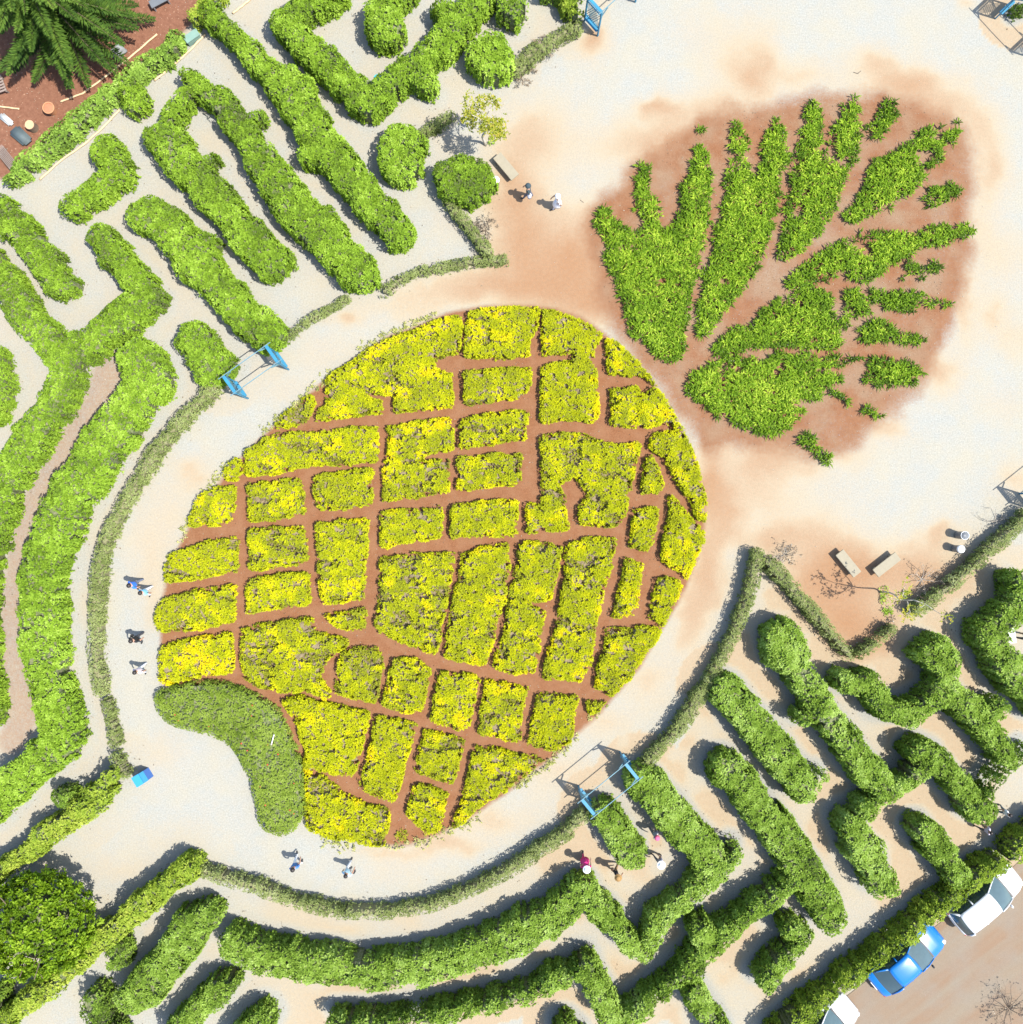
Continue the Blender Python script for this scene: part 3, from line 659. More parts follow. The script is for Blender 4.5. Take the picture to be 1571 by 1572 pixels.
# sandy stains on the pale gravel: (px, py, rx, ry, strength)
STAINS = [(912,66,22,24,.8),(850,210,60,60,.35),(930,220,50,30,.25),(800,210,45,40,.5),(790,300,45,60,.8),(800,380,50,70,.85),(870,400,60,70,.95),(930,370,40,50,.8),(900,460,60,40,.9),(820,440,60,30,.7),
 (1010,165,32,14,.75),(1075,50,40,40,.2),(1120,100,40,45,.35),(1160,115,28,35,.65),(1160,60,30,40,.35),(1040,215,55,35,.85),(990,240,50,40,.5),(1100,170,60,25,.6),(1230,120,60,25,.5),(1350,95,40,20,.6),(1390,130,60,25,.8),(1440,165,60,30,.7),(1500,200,30,40,.5),(1520,260,28,40,.6),(1505,340,30,50,.4),(1540,400,50,40,.35),(1530,480,25,25,.5),(1560,520,40,25,.4),(1480,470,20,50,.6),(1440,570,35,30,.7),(1360,660,30,25,.6),(1300,700,30,20,.5),(1180,700,50,30,.7),(1160,745,60,40,.45),(1230,720,50,20,.35),(1090,740,30,60,.85),(1110,800,25,60,.6),(1085,870,24,60,.7),(1060,950,26,60,.6),(1090,920,40,40,.3),(1000,1040,40,40,.5),(930,1110,50,25,.45),(860,1180,50,25,.4),(880,1220,80,30,.25),(760,1260,60,20,.5),(690,1295,60,14,.6),(600,1310,60,10,.4),(620,1330,70,30,.2),
 (300,722,28,26,.5),(260,790,40,60,.3),(230,860,30,60,.35),(240,930,20,40,.3),(500,545,60,25,.25),(530,490,24,12,.6),(620,470,80,26,.45),(700,445,60,20,.5),(760,440,60,25,.6),(440,600,50,20,.25),(250,1160,30,30,.25),(180,1340,60,30,.3),(270,1290,60,30,.2),
 (1180,830,50,20,.6),(1240,820,70,25,.45),(1270,870,50,50,.75),(1330,880,70,40,.85),(1400,860,40,30,.6),(1440,820,22,22,.6),(1300,950,70,50,.95),(1250,900,60,40,.7),(1340,990,60,40,.7),(1420,900,40,30,.6),(1560,740,30,30,.5),(1480,890,60,60,.6),(1180,780,60,30,.3),(1290,760,70,30,.15),(1484,8,14,10,.5),(1540,620,40,30,.2)]

shapes_for_ground = [Strokes(h[1], h[2]) for h in HEDGES]

def build_ground():
    far = np.array([40, 55, 90, 160, 300, 600.])
    c = np.concatenate([-far[::-1], np.arange(-32, 32.001, .16), far])
    n = len(c)
    X, Y = np.meshgrid(c, c, indexing='ij')
    P = np.stack([X.ravel(), Y.ravel()], 1)
    px = P[:, 0] * PPM + 785.5; py = 786 - P[:, 1] * PPM
    wob = np.stack([(fbm(P[:, 0] * .9, P[:, 1] * .9, 61) - .5) * 1.2, (fbm(P[:, 0] * .9, P[:, 1] * .9, 67) - .5) * 1.2], 1)
    sm = lambda x, a, b: (lambda t: t * t * (3 - 2 * t))(np.clip((x - a) / (b - a), 0, 1))
    db = Poly(SOIL_BODY, 0, 2).depth(P + wob * .25)[0]
    dc = Poly(SOIL_CROWN, 0, 2).depth(P + wob * .8)[0]
    soil = np.maximum(sm(db, -.12, .40), sm(dc, -1.0, .55) * (.72 + .28 * fbm(P[:, 0] * .5, P[:, 1] * .5, 71)))
    crown = sm(dc, -.2, 1.0)
    lane = Strokes([([(172,560),(150,615),(118,670),(78,735),(46,800),(32,860),(22,930),(18,990),(28,1050),(40,1095),(20,1135)], 58)], 0)
    soil = np.maximum(soil, .44 * sm(lane.depth(P + wob * .2)[0], -.3, .35))
    yard = sm(Poly(YARD, 0, 1).depth(P + wob * .3)[0], -.15, .15)
    tan = np.zeros(len(P))
    Q = P + wob * 1.0
    qx = Q[:, 0] * PPM + 785.5; qy = 786 - Q[:, 1] * PPM
    for x, y, rx, ry, s in STAINS:
        tan = 1 - (1 - tan) * (1 - s * np.exp(-(((qx - x) / rx) ** 2 + ((qy - y) / ry) ** 2) * .8))
    dist = np.full(len(P), 9.0)
    for sh in shapes_for_ground:
        k = np.all((P > sh.lo - 1.6) & (P < sh.hi + 1.6), 1)
        if k.any():
            dist[k] = np.minimum(dist[k], -sh.depth(P[k])[0])
    # trodden sand in the middle of the maze alleys, loose grey gravel along their edges
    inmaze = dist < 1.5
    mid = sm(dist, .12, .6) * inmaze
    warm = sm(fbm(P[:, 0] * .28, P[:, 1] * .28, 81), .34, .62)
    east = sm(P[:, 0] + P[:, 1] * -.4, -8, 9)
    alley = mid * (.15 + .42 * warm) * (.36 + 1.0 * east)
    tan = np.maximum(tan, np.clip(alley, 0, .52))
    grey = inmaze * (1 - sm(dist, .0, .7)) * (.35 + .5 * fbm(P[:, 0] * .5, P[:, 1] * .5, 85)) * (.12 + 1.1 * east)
    z = (fbm(P[:, 0] * .6, P[:, 1] * .6, 91) - .5) * .03
    z[np.max(np.abs(P), 1) > 32.1] = 0
    i = np.arange((n - 1) * (n - 1)); a = i // (n - 1); b = i % (n - 1)
    F = np.stack([a * n + b, (a + 1) * n + b, (a + 1) * n + b + 1, a * n + b + 1], 1)
    m, N, L, bs = new_mat('gravel_and_soil')
    g = N.new('ShaderNodeNewGeometry')
    def noise(scale, detail=4, rough=.6):
        t = N.new('ShaderNodeTexNoise'); t.inputs['Scale'].default_value = scale; t.inputs['Detail'].default_value = detail; t.inputs['Roughness'].default_value = rough
        L.new(g.outputs['Position'], t.inputs['Vector']); return t.outputs[0]
    def attr(nm):
        t = N.new('ShaderNodeAttribute'); t.attribute_name = nm; return t.outputs['Fac']
    def math_(op, a, b_=None, c=None):
        t = N.new('ShaderNodeMath'); t.operation = op
        for k_, v in enumerate((a, b_, c)):
            if v is None: continue
            if isinstance(v, (int, float)): t.inputs[k_].default_value = v
            else: L.new(v, t.inputs[k_])
        return t.outputs[0]
    def mr(v, a0, a1, b0=0., b1=1.):
        t = N.new('ShaderNodeMapRange'); t.clamp = True
        L.new(v, t.inputs[0])
        for k_, x in enumerate((a0, a1, b0, b1)): t.inputs[k_ + 1].default_value = x
        return t.outputs[0]
    def mix(f, c0, c1):
        t = N.new('ShaderNodeMix'); t.data_type = 'RGBA'
        L.new(f, t.inputs[0]) if not isinstance(f, float) else setattr(t.inputs[0], 'default_value', f)
        for sock, v in ((t.inputs[6], c0), (t.inputs[7], c1)):
            if isinstance(v, tuple): sock.default_value = (*v, 1)
            else: L.new(v, sock)
        return t.outputs[2]
    fine = noise(20, 4, .75); mid_n = noise(5, 5, .65); big = noise(.55, 5, .6); grit = noise(10, 5, .75)
    speck = mr(noise(13, 3, .8), .25, .75)
    wide = noise(1.6, 5, .6)
    gravel = mix(speck, (.20, .20, .178), (.335, .336, .300))
    gravel = mix(mr(wide, .42, .60), gravel, mix(speck, (.222, .215, .183), (.335, .325, .283)))
    gravel = mix(mr(big, .42, .66), gravel, mix(speck, (.235, .218, .172), (.345, .325, .262)))
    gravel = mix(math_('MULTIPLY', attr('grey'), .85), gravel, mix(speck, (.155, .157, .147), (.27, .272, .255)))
    pale_sand = mix(mr(grit, .3, .7), (.265, .212, .140), (.355, .297, .210))
    sand = mix(mr(grit, .3, .7), (.20, .095, .044), (.28, .155, .08))
    jit = math_('ADD', math_('MULTIPLY', math_('SUBTRACT', mid_n, .5), .5), math_('MULTIPLY', math_('SUBTRACT', grit, .5), .75))
    tj = math_('ADD', attr('tan'), math_('MULTIPLY', jit, .5))
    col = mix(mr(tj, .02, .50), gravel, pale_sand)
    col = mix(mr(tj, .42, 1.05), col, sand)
    soil_c = mix(mr(grit, .25, .75), (.135, .056, .025), (.225, .105, .052))
    soil_c = mix(mr(wide, .38, .62, 0, .6), soil_c, (.215, .112, .060))
    greyish = mix(speck, (.165, .11, .066), (.265, .19, .125))
    soil_c = mix(math_('MULTIPLY', mr(math_('ADD', big, math_('MULTIPLY', jit, .35)), .42, .62), math_('MULTIPLY', attr('crown'), .7)), soil_c, greyish)
    sf = mr(math_('ADD', attr('soil'), math_('MULTIPLY', jit, .75)), .14, .84)
    col = mix(sf, col, soil_c)
    yard_c = mix(mr(mid_n, .3, .7), (.135, .060, .036), (.205, .098, .060))
    chips = mr(noise(9, 2, .4), .66, .72, 0, .6)
    yard_c = mix(chips, yard_c, (.40, .25, .165))
    col = mix(attr('yard'), col, yard_c)
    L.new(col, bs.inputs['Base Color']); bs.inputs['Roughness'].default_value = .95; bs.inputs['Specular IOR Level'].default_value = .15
    bp = N.new('ShaderNodeBump'); bp.inputs['Strength'].default_value = .5; bp.inputs['Distance'].default_value = .02
    L.new(math_('ADD', fine, grit), bp.inputs['Height']); L.new(bp.outputs[0], bs.inputs['Normal'])
    o = np_mesh('ground', np.column_stack([P, z]), F, m, smooth=True)
    for nm, v in (('soil', soil), ('tan', tan), ('yard', yard), ('grey', grey), ('crown', crown)):
        a_ = o.data.attributes.new(nm, 'FLOAT', 'POINT'); a_.data.foreach_set('value', v.astype(np.float32))
    return tag(o, 'pale gravel ground with sandy stains and red soil', kind='structure')
build_ground()

def build_road():
    A = W(1160, 1640); B = W(1700, 1215)
    d = np.array(B) - np.array(A); d /= np.linalg.norm(d); nn = np.array([d[1], -d[0]])
    a = np.array(A) - d * 60; b = np.array(B) + d * 60
    w = 14.0
    bm = bmesh.new()
    k = 60
    rows = []
    for i in range(k + 1):
        p = a + (b - a) * i / k
        e = (float(vnoise(np.array([i * 3.1]), np.array([.5]), 3)[0]) - .5) * .25
        rows.append([bm.verts.new((*(p + nn * (s + (e if j == 0 else 0))), .02)) for j, s in enumerate((0.0, 3.5, 7, w))])
    for r0, r1 in zip(rows, rows[1:]):
        for j in range(3):
            bm.faces.new((r0[j], r0[j + 1], r1[j + 1], r1[j]))
    bmesh.ops.recalc_face_normals(bm, faces=bm.faces)
    m, N, L, bs = new_mat('dusty_road')
    g = N.new('ShaderNodeNewGeometry'); mp = N.new('ShaderNodeMapping')
    ang = math.atan2(d[1], d[0])
    mp.inputs['Rotation'].default_value = (0, 0, -ang); mp.inputs['Scale'].default_value = (.10, 1.25, 1)
    vt = N.new('ShaderNodeVectorRotate'); vt.rotation_type = 'Z_AXIS'; vt.inputs['Angle'].default_value = -ang
    L.new(g.outputs['Position'], vt.inputs['Vector'])
    sc = N.new('ShaderNodeVectorMath'); sc.operation = 'MULTIPLY'; sc.inputs[1].default_value = (.10, 1.3, 1)
    L.new(vt.outputs[0], sc.inputs[0])
    n1 = N.new('ShaderNodeTexNoise'); n1.inputs['Scale'].default_value = 1.0; n1.inputs['Detail'].default_value = 4
    L.new(sc.outputs[0], n1.inputs['Vector'])
    n2 = N.new('ShaderNodeTexNoise'); n2.inputs['Scale'].default_value = 30; n2.inputs['Detail'].default_value = 4
    L.new(g.outputs['Position'], n2.inputs['Vector'])
    n3 = N.new('ShaderNodeTexNoise'); n3.inputs['Scale'].default_value = .8; n3.inputs['Detail'].default_value = 5
    L.new(g.outputs['Position'], n3.inputs['Vector'])
    r1 = N.new('ShaderNodeValToRGB'); r1.color_ramp.elements[0].position = .38; r1.color_ramp.elements[1].position = .62
    r1.color_ramp.elements[0].color = (.18, .142, .098, 1); r1.color_ramp.elements[1].color = (.18, .118, .072, 1)
    L.new(n1.outputs[0], r1.inputs[0])
    m1 = N.new('ShaderNodeMix'); m1.data_type = 'RGBA'; m1.inputs[7].default_value = (.175, .15, .118, 1)
    f = N.new('ShaderNodeMapRange'); f.inputs[1].default_value = .4; f.inputs[2].default_value = .7; f.inputs[4].default_value = .6
    L.new(n3.outputs[0], f.inputs[0]); L.new(f.outputs[0], m1.inputs[0]); L.new(r1.outputs[0], m1.inputs[6])
    m2 = N.new('ShaderNodeMix'); m2.data_type = 'RGBA'; m2.blend_type = 'MULTIPLY'; m2.inputs[0].default_value = .5
    f2 = N.new('ShaderNodeMapRange'); f2.inputs[1].default_value = .3; f2.inputs[2].default_value = .7; f2.inputs[3].default_value = .75; f2.inputs[4].default_value = 1.2
    L.new(n2.outputs[0], f2.inputs[0]); L.new(m1.outputs[2], m2.inputs[6]); L.new(f2.outputs[0], m2.inputs[7])
    L.new(m2.outputs[2], bs.inputs['Base Color']); bs.inputs['Roughness'].default_value = .9
    tag(obj('road', bm, m), 'dusty brown road beside the parked cars', kind='structure')
build_road()

# ------------------------------------------------------------------ planting
for lab, st, h, sty, ts, grp in HEDGES:
    hedge(lab, st, h, sty, grp, ts)
for lab, st, h, sty, ts in BORDERS:
    hedge(lab, st, h, sty, BD, ts, name='border_hedge')
for lab, pts, gold, bare in BLOCKS:
    shrub_block(lab, pts, gold, bare)
for lab, pts, dark in LILIES:
    lily_patch(lab, pts, dark=dark)
for lab, pts, w in TUFTS:
    lily_patch(lab, pts, name='spiky_plant', dark=.12, cat='plant', group='loose spiky tufts around the crown', stroke=w)
gc = planting('ground_cover', 'dark green mound of ground cover with tiny red flowers at the pineapple foot', 'ground cover', Poly(COVER, .7, 2), .7, 'cover')
gc_shape = ALL_SHAPES[-1]
fl = bmesh.new()
for _ in range(60):
    p = gc_shape.lo + rng.random(2) * (gc_shape.hi - gc_shape.lo)
    if gc_shape.depth(p[None])[0][0] > .3:
        c0 = centre(gc_shape)
        bmesh.ops.create_icosphere(fl, subdivisions=1, radius=rng.uniform(.025, .05), matrix=Matrix.Translation((p[0] - c0[0], p[1] - c0[1], .72)))
obj('blossoms', fl, M['flower'], gc)['kind'] = 'stuff'

# pale straggling seedlings along the outer rim of the pineapple
rim = [(240,1000),(246,930),(262,860),(290,802),(330,738),(375,690),(430,642),(500,578),(560,532),(640,494),(710,472)]
rim2 = [(1000,985),(960,1055),(905,1105),(850,1165),(790,1215),(720,1266),(650,1292),(560,1304),(490,1288)]
Pr = []
for ln, cnt in ((rim, 420), (rim2, 380)):
    q = np.array([W(*p) for p in ln]); seg = np.hypot(*np.diff(q, axis=0).T); cum = np.concatenate([[0], np.cumsum(seg)])
    t_ = rng.uniform(0, cum[-1], cnt); t_ = t_[vnoise(t_ * .9, t_ * 0, 5) > .38]
    Pr.append(np.column_stack([np.interp(t_, cum, q[:, 0]), np.interp(t_, cum, q[:, 1])]) + rng.normal(0, .13, (len(t_), 2)))
Pr = np.concatenate(Pr)
Nr = rng.normal(0, .35, (len(Pr), 3)); Nr[:, 2] += 1; Nr /= np.linalg.norm(Nr, axis=1, keepdims=True)
M['seedling'] = leaf_mat('pale_seedling_leaf', [(.20, .22, .07), (.33, .36, .10), (.46, .46, .16), (.52, .50, .24)])
tag(leaves(np.column_stack([Pr, rng.uniform(.02, .16, len(Pr))]), Nr, .13, .06, 5, .5, rng.normal(.5, .2, len(Pr)), 'rim_seedlings', M['seedling'], None, (0, 0, 0)),
    'pale straggling seedlings scattered along the rim of the pineapple', 'seedlings', kind='stuff')
# loose pale stones on soil and alleys
sv = []; sfc = []
base = np.array([(1, 0, 0), (-.5, .87, 0), (-.5, -.87, 0), (0, 0, .8)])
ps = np.column_stack([rng.uniform(-26, 26, 1500), rng.uniform(-26, 26, 1500)])
for i, p in enumerate(ps):
    r = rng.uniform(.012, .032); a = rng.uniform(0, 6.28); c_, s_ = math.cos(a), math.sin(a)
    b4 = base * r * np.array([1, rng.uniform(.6, 1), 1])
    sv.append(np.column_stack([b4[:, 0] * c_ - b4[:, 1] * s_ + p[0], b4[:, 0] * s_ + b4[:, 1] * c_ + p[1], b4[:, 2] + .012]))
    sfc += [(4 * i, 4 * i + 1, 4 * i + 3), (4 * i + 1, 4 * i + 2, 4 * i + 3), (4 * i + 2, 4 * i, 4 * i + 3)]
tag(np_mesh('loose_stones', np.concatenate(sv), np.array(sfc, np.int32), M['palerock']), 'tiny loose pale stones scattered on the ground', 'stones', kind='stuff')

# fallen leaves and clods along the hedge feet and on the bare soil
def litter(name, label, cat, n, test, size, mat, flat=True):
    P = np.column_stack([rng.uniform(-26.4, 26.4, n), rng.uniform(-26.4, 26.4, n)])
    P = P[test(P)]
    Nn = rng.normal(0, .25, (len(P), 3)); Nn[:, 2] += 1; Nn /= np.linalg.norm(Nn, axis=1, keepdims=True)
    tag(leaves(np.column_stack([P, rng.uniform(.018, .035, len(P))]), Nn, size, size * .6, 1, .1, rng.random(len(P)), name, M[mat], None, (0, 0, 0)), label, cat, kind='stuff')
def near_hedge(P):
    d = np.full(len(P), 9.0)
    for sh in ALL_SHAPES[:len(HEDGES) + len(BORDERS)]:
        k = np.all((P > sh.lo - .8) & (P < sh.hi + .8), 1)
        if k.any(): d[k] = np.minimum(d[k], -sh.depth(P[k])[0])
    return (d > -.1) & (d < rng.exponential(.22, len(P)))
soil_shapes = [Poly(SOIL_BODY, 0, 2), Poly(SOIL_CROWN, 0, 2), Poly(YARD, 0, 1)]
litter('fallen_leaves', 'dry leaves fallen along the feet of the hedges', 'leaf litter', 26000, near_hedge, .085, 'dead')
litter('soil_clods', 'small clods and dry bits lying on the bare soil', 'soil clods', 12000, lambda P: np.max([q.depth(P)[0] for q in soil_shapes], 0) > 0, .06, 'dead')

# ------------------------------------------------------------------ blue arches
def arch(label, c, ang, span=3.2, wide=1.0, hgt=2.2):
    """blue garden arch: two slatted side frames joined by a top plank each, two long beams overhead"""
    root = tag(empty('garden_arch', (c[0], c[1], 0), ang), label, 'arch', 'blue arches at the maze entrances')
    for sx in (-1, 1):
        for sy in (-1, 1):
            b = bmesh.new(); box(b, (sx * span / 2, sy * wide / 2, hgt / 2), (.07, .07, hgt))
            obj('post', b, M['blue'], root)
            b = bmesh.new()                                       # knee brace
            box(b, (sx * (span / 2 - .2), sy * wide / 2, hgt - .22), (.56, .05, .05), ry=sx * math.radians(45))
            obj('brace', b, M['paleblue'], root)
        b = bmesh.new(); box(b, (sx * span / 2, 0, hgt + .02), (.16, wide + .06, .05), bevel=.01)
        obj('top_plank', b, M['blue'], root)
        b = bmesh.new(); box(b, (sx * span / 2, 0, .45), (.22, wide - .1, .05))
        obj('seat_plank', b, M['blue'], root)
        for k in range(7):                                        # lattice slats of the side frame
            for s2 in (-1, 1):
                b = bmesh.new()
                y0 = -wide / 2 + .1 + k * (wide - .2) / 6
                box(b, (sx * span / 2 + .012 * s2, y0 * .8, 1.30), (.016, .03, 1.15), rx=s2 * math.radians(24))
                obj('slat', b, M['paleblue'], root)
        for zz in (.72, 1.9):
            b = bmesh.new(); box(b, (sx * span / 2, 0, zz), (.05, wide - .09, .06)); obj('rail', b, M['blue'], root)
    for sy in (-1, 1):
        b = bmesh.new(); box(b, (0, sy * wide / 2, hgt + .08), (span + .55, .032, .05)); obj('beam', b, M['paleblue'], root)
    return root
def G(px, py, z): return W(px, py, z)
arch('blue wooden arch spanning the lower right opening of the plaza ring', G(937, 1212, 2.2), math.radians(39.2), 2.75)
arch('blue wooden arch over the left opening of the plaza ring', G(385, 567, 2.2), math.radians(35.5), 2.55)
arch('blue wooden arch half cut by the top edge', G(944, -20, 2.2), math.radians(42), 2.6)
arch('blue wooden arch half cut by the right edge behind the bins', G(1648, 742, 2.2), math.radians(38), 2.75)
arch('blue wooden arch at the top right corner, mostly out of frame', G(1606, 12, 2.2), math.radians(-47), 2.75)

# ------------------------------------------------------------------ benches, bins, small things
def bench(label, px, py, ang, L=1.45, Wd=.5):
    x, y = W(px, py, .45)
    r = tag(empty('concrete_bench', (x, y, 0), ang), label, 'bench', 'concrete benches')
    b = bmesh.new(); box(b, (0, 0, .42), (L, Wd, .09), bevel=.012); obj('seat', b, M['concrete'], r)
    for s in (-1, 1):
        b = bmesh.new(); box(b, (s * L * .36, 0, .185), (.14, Wd * .8, .375), bevel=.01); obj('leg', b, M['concrete'], r)
bench('concrete bench beside the white bin and the walkers', 777, 255, math.radians(-50))
bench('concrete bench left of the pair, slanting down to the right', 1303, 865, math.radians(-51))
bench('concrete bench right of the pair, slanting up to the right', 1362, 867, math.radians(38))

def bin_(label, px, py, lid, body, r=.27, h=.85, dome=True):
    x, y = W(px, py, h)
    o = tag(empty('litter_bin', (x, y, 0)), label, 'bin')
    b = bmesh.new(); lathe(b, [(r * .82, 0), (r * .9, .1), (r * .95, h - .08), (r * .97, h - .02)], 24); obj('body', b, M[body], o, True)
    b = bmesh.new()
    if dome:
        lathe(b, [(r, h - .06), (r * 1.03, h), (r * .85, h + .07), (r * .45, h + .11), (.03, h + .12)], 24)
    else:
        lathe(b, [(r * 1.02, h - .05), (r * 1.04, h), (r * .95, h + .01), (r * .88, h - .02), (r * .5, h - .03), (.02, h - .03)], 24)
    obj('lid', b, M[lid], o, True)
bin_('white domed bin between the oval bush and the concrete bench', 761, 276, 'white', 'binbody', .2, .75)
bin_('white lidded bin in the shade behind the right bench', 1476, 843, 'white', 'binbody', .2, .75)
bin_('grey metal bin near the scrub border behind the right bench', 1482, 822, 'steel', 'binbody', .21, .8, False)

def sloped_box(px, py, ang):
    x, y = W(px, py, .9)
    o = tag(empty('collection_box', (x, y, 0), ang), 'bright blue box with a sloping lid beside the olive hedge stub', 'box')
    b = bmesh.new()
    prof = [(-.30, 0), (.28, 0), (.28, .70), (.10, .90), (-.30, .86)]
    f = [b.verts.new((p[0], -.26, p[1])) for p in prof]; g = [b.verts.new((p[0], .26, p[1])) for p in prof]
    b.faces.new(f); b.faces.new(g[::-1])
    for i in range(5):
        b.faces.new((f[i], g[i], g[(i + 1) % 5], f[(i + 1) % 5]))
    bmesh.ops.recalc_face_normals(b, faces=b.faces)
    obj('body', b, M['boxside'], o)
    b = bmesh.new(); box(b, (-.105, 0, .905), (.44, .56, .03), ry=math.radians(-6), bevel=.008); obj('lid', b, M['boxblue'], o)
    b = bmesh.new(); box(b, (.20, 0, .81), (.26, .55, .025), ry=math.radians(48)); obj('flap', b, M['blue'], o)
sloped_box(214, 1197, math.radians(31))

def disc_sign(px, py):
    x, y = W(px, py, 1.0)
    o = tag(empty('station_post', (x, y, 0)), 'small teal disc on a post at the inner bend of the V-shaped hedge', 'post')
    b = bmesh.new(); tube(b, [(0, 0, -.02), (0, 0, 1.0)], .03, 8); obj('stake', b, M['steel'], o)
    b = bmesh.new(); lathe(b, [(.02, .99), (.2, 1.0), (.2, 1.03), (.02, 1.04)], 20); obj('disc', b, M['teal'], o)
disc_sign(580, 120)

def white_board(px, py):
    x, y = W(px, py, 1.1)
    o = tag(empty('notice_board', (x, y, 0), math.radians(8)), 'white board on posts at the right edge inside the curling hedge', 'board')
    b = bmesh.new(); box(b, (0, 0, 1.1), (.34, .75, .04), ry=math.radians(-25), bevel=.008); obj('panel', b, M['white'], o)
    for s in (-1, 1):
        b = bmesh.new(); box(b, (0, s * .28, .54), (.06, .06, 1.1)); obj('post', b, M['grille'], o)
white_board(1554, 976)

def pole(label, pts, r, mat, h=.05, name='bamboo_pole'):
    P = [(*W(x, y), h) for x, y in pts]
    o0 = P[0]
    b = bmesh.new(); n = 12
    Q = []
    for (a, c) in zip(P, P[1:]):
        for i in range(n):
            Q.append(tuple(a[k] + (c[k] - a[k]) * i / n for k in range(3)))
    Q.append(P[-1])
    tube(b, [(q[0] - o0[0], q[1] - o0[1], q[2] + .012 * math.sin(i * .9)) for i, q in enumerate(Q)], [r * (1.15 if i % 6 == 0 else 1) for i in range(len(Q))], 8)
    ob = obj(name, b, M[mat], smooth=True); ob.location = (o0[0], o0[1], 0)
    tag(ob, label, 'pole')
pole('long pale bamboo pole lying on red soil under the conifer', [(94, 157), (128, 144), (165, 117), (205, 85), (242, 53)], .045, 'bamboo', .07)
pole('short pale pole end at the left edge of the red soil', [(-20, 162), (8, 165), (31, 168)], .045, 'bamboo', .07)
pole('pale edging pole along the gravel side of the yard boundary hedge', [(62, 276), (95, 246), (130, 222), (158, 197), (184, 169)], .05, 'bamboo', .06, 'edging_pole')
pole('pale edging pole below the grey-green box', [(238, 124), (268, 100), (292, 78), (316, 53)], .05, 'bamboo', .06, 'edging_pole')
pole('short pale edging pole at the top edge right of the bright bush', [(358, 21), (372, 10), (388, -3)], .05, 'bamboo', .06, 'edging_pole')
pole('thin white stick poking out of the ground cover', [(423, 1137), (427, 1122)], .025, 'white', .80, 'plastic_stick')
pole('tiny dark twig lying on the plaza above the forked crown patch', [(1311, 111), (1317, 113), (1322, 109)], .012, 'darktwig', .02, 'fallen_twig')
pole('tiny dark twig lying on the plaza right of the white-clad walker', [(891, 307), (896, 311)], .012, 'darktwig', .02, 'fallen_twig')

def pot(label, px, py, r, h, filled):
    x, y = W(px, py, h)
    o = tag(empty('planter_pot' if filled else 'log_stool', (x, y, 0)), label, 'pot' if filled else 'stool')
    b = bmesh.new()
    if filled:
        lathe(b, [(r * .7, 0), (r * .98, h * .9), (r * 1.08, h * .9), (r * 1.08, h), (r * .9, h), (r * .88, h - .06), (.01, h - .06)], 24)
        obj('rim_and_wall', b, M['terracotta'], o)
        b = bmesh.new(); lathe(b, [(r * .86, h - .10), (r * .86, h - .045), (.01, h - .03)], 20); obj('soil', b, M['pot_soil'], o)
    else:
        lathe(b, [(r * 1.05, 0), (r * .98, h * .5), (r, h - .015)], 20); obj('trunk_wall', b, M['bark'], o)
        b = bmesh.new(); lathe(b, [(r * .97, h - .03), (r * .96, h), (.01, h + .004)], 20); obj('sawn_top', b, M['sawn'], o)
pot('terracotta pot with soil standing on the red yard', 74, 165, .28, .5, True)
pot('sawn log stool beside the slate slab', 45, 191, .24, .45, False)

def slab(label, name, px, py, ang, sx, sy, h, mat, rnd=.12):
    x, y = W(px, py, h)
    b = bmesh.new(); box(b, (0, 0, h / 2), (sx, sy, h), bevel=rnd)
    for v in b.verts:
        v.co.x += .03 * math.sin(v.co.y * 4); v.co.y *= 1 - .12 * (v.co.x / sx) - .5 * (v.co.x / sx) ** 4
    o = obj(name, b, M[mat], smooth=True); o.location = (x, y, 0); o.rotation_euler = (0, 0, ang)
    tag(o, label, 'stone')
slab('rounded blue-grey slate slab on the red yard', 'stone_slab', 30, 207, math.radians(-42), 1.05, .62, .3, 'slate', .10)
slab('pale flat stone at the left edge above the slate slab', 'pale_stone', 8, 182, math.radians(-40), .8, .34, .22, 'palerock', .08)

def boulder(label, px, py, r, mat):
    x, y = W(px, py, .3)
    b = bmesh.new(); bmesh.ops.create_icosphere(b, subdivisions=3, radius=r)
    for v in b.verts:
        n = v.co.normalized(); k = 1 + .22 * math.sin(n.x * 4.1 + 1) * math.cos(n.y * 3.3) + .1 * math.sin(n.z * 7 + n.x * 5)
        v.co = Vector((v.co.x * k, v.co.y * k * .8, v.co.z * k * .75 + r * .45))
    o = obj('boulder', b, M[mat], smooth=True); o.location = (x, y, 0); o.rotation_euler = (0, 0, .8)
    tag(o, label, 'rock')
boulder('grey boulder at the tip of the conifer branches', 181, 77, .4, 'rock')

def grate(label, px, py, ang, n, L, Wd, h, name='slatted_bench'):
    x, y = W(px, py, h)
    o = tag(empty(name, (x, y, 0), ang), label, 'bench')
    for k in range(n):
        b = bmesh.new(); box(b, (0, (k - (n - 1) / 2) * Wd / n, h), (L, Wd / n * .55, .04)); obj('slat', b, M['grille'], o)
    for s in (-1, 1):
        b = bmesh.new(); box(b, (s * L * .42, 0, h - .06), (.06, Wd, .06)); obj('crossbar', b, M['grille'], o)
        for t in (-1, 1):
            b = bmesh.new(); box(b, (s * L * .42, t * Wd * .4, (h - .09) / 2), (.05, .05, h - .09)); obj('leg', b, M['grille'], o)
grate('weathered slatted bench on the left edge of the red yard', 9, 241, math.radians(-51), 7, 1.25, .5, .42)
grate('grey slatted frame at the left edge under the conifer', -4, 130, math.radians(20), 6, .7, .9, .35, 'slatted_rack')

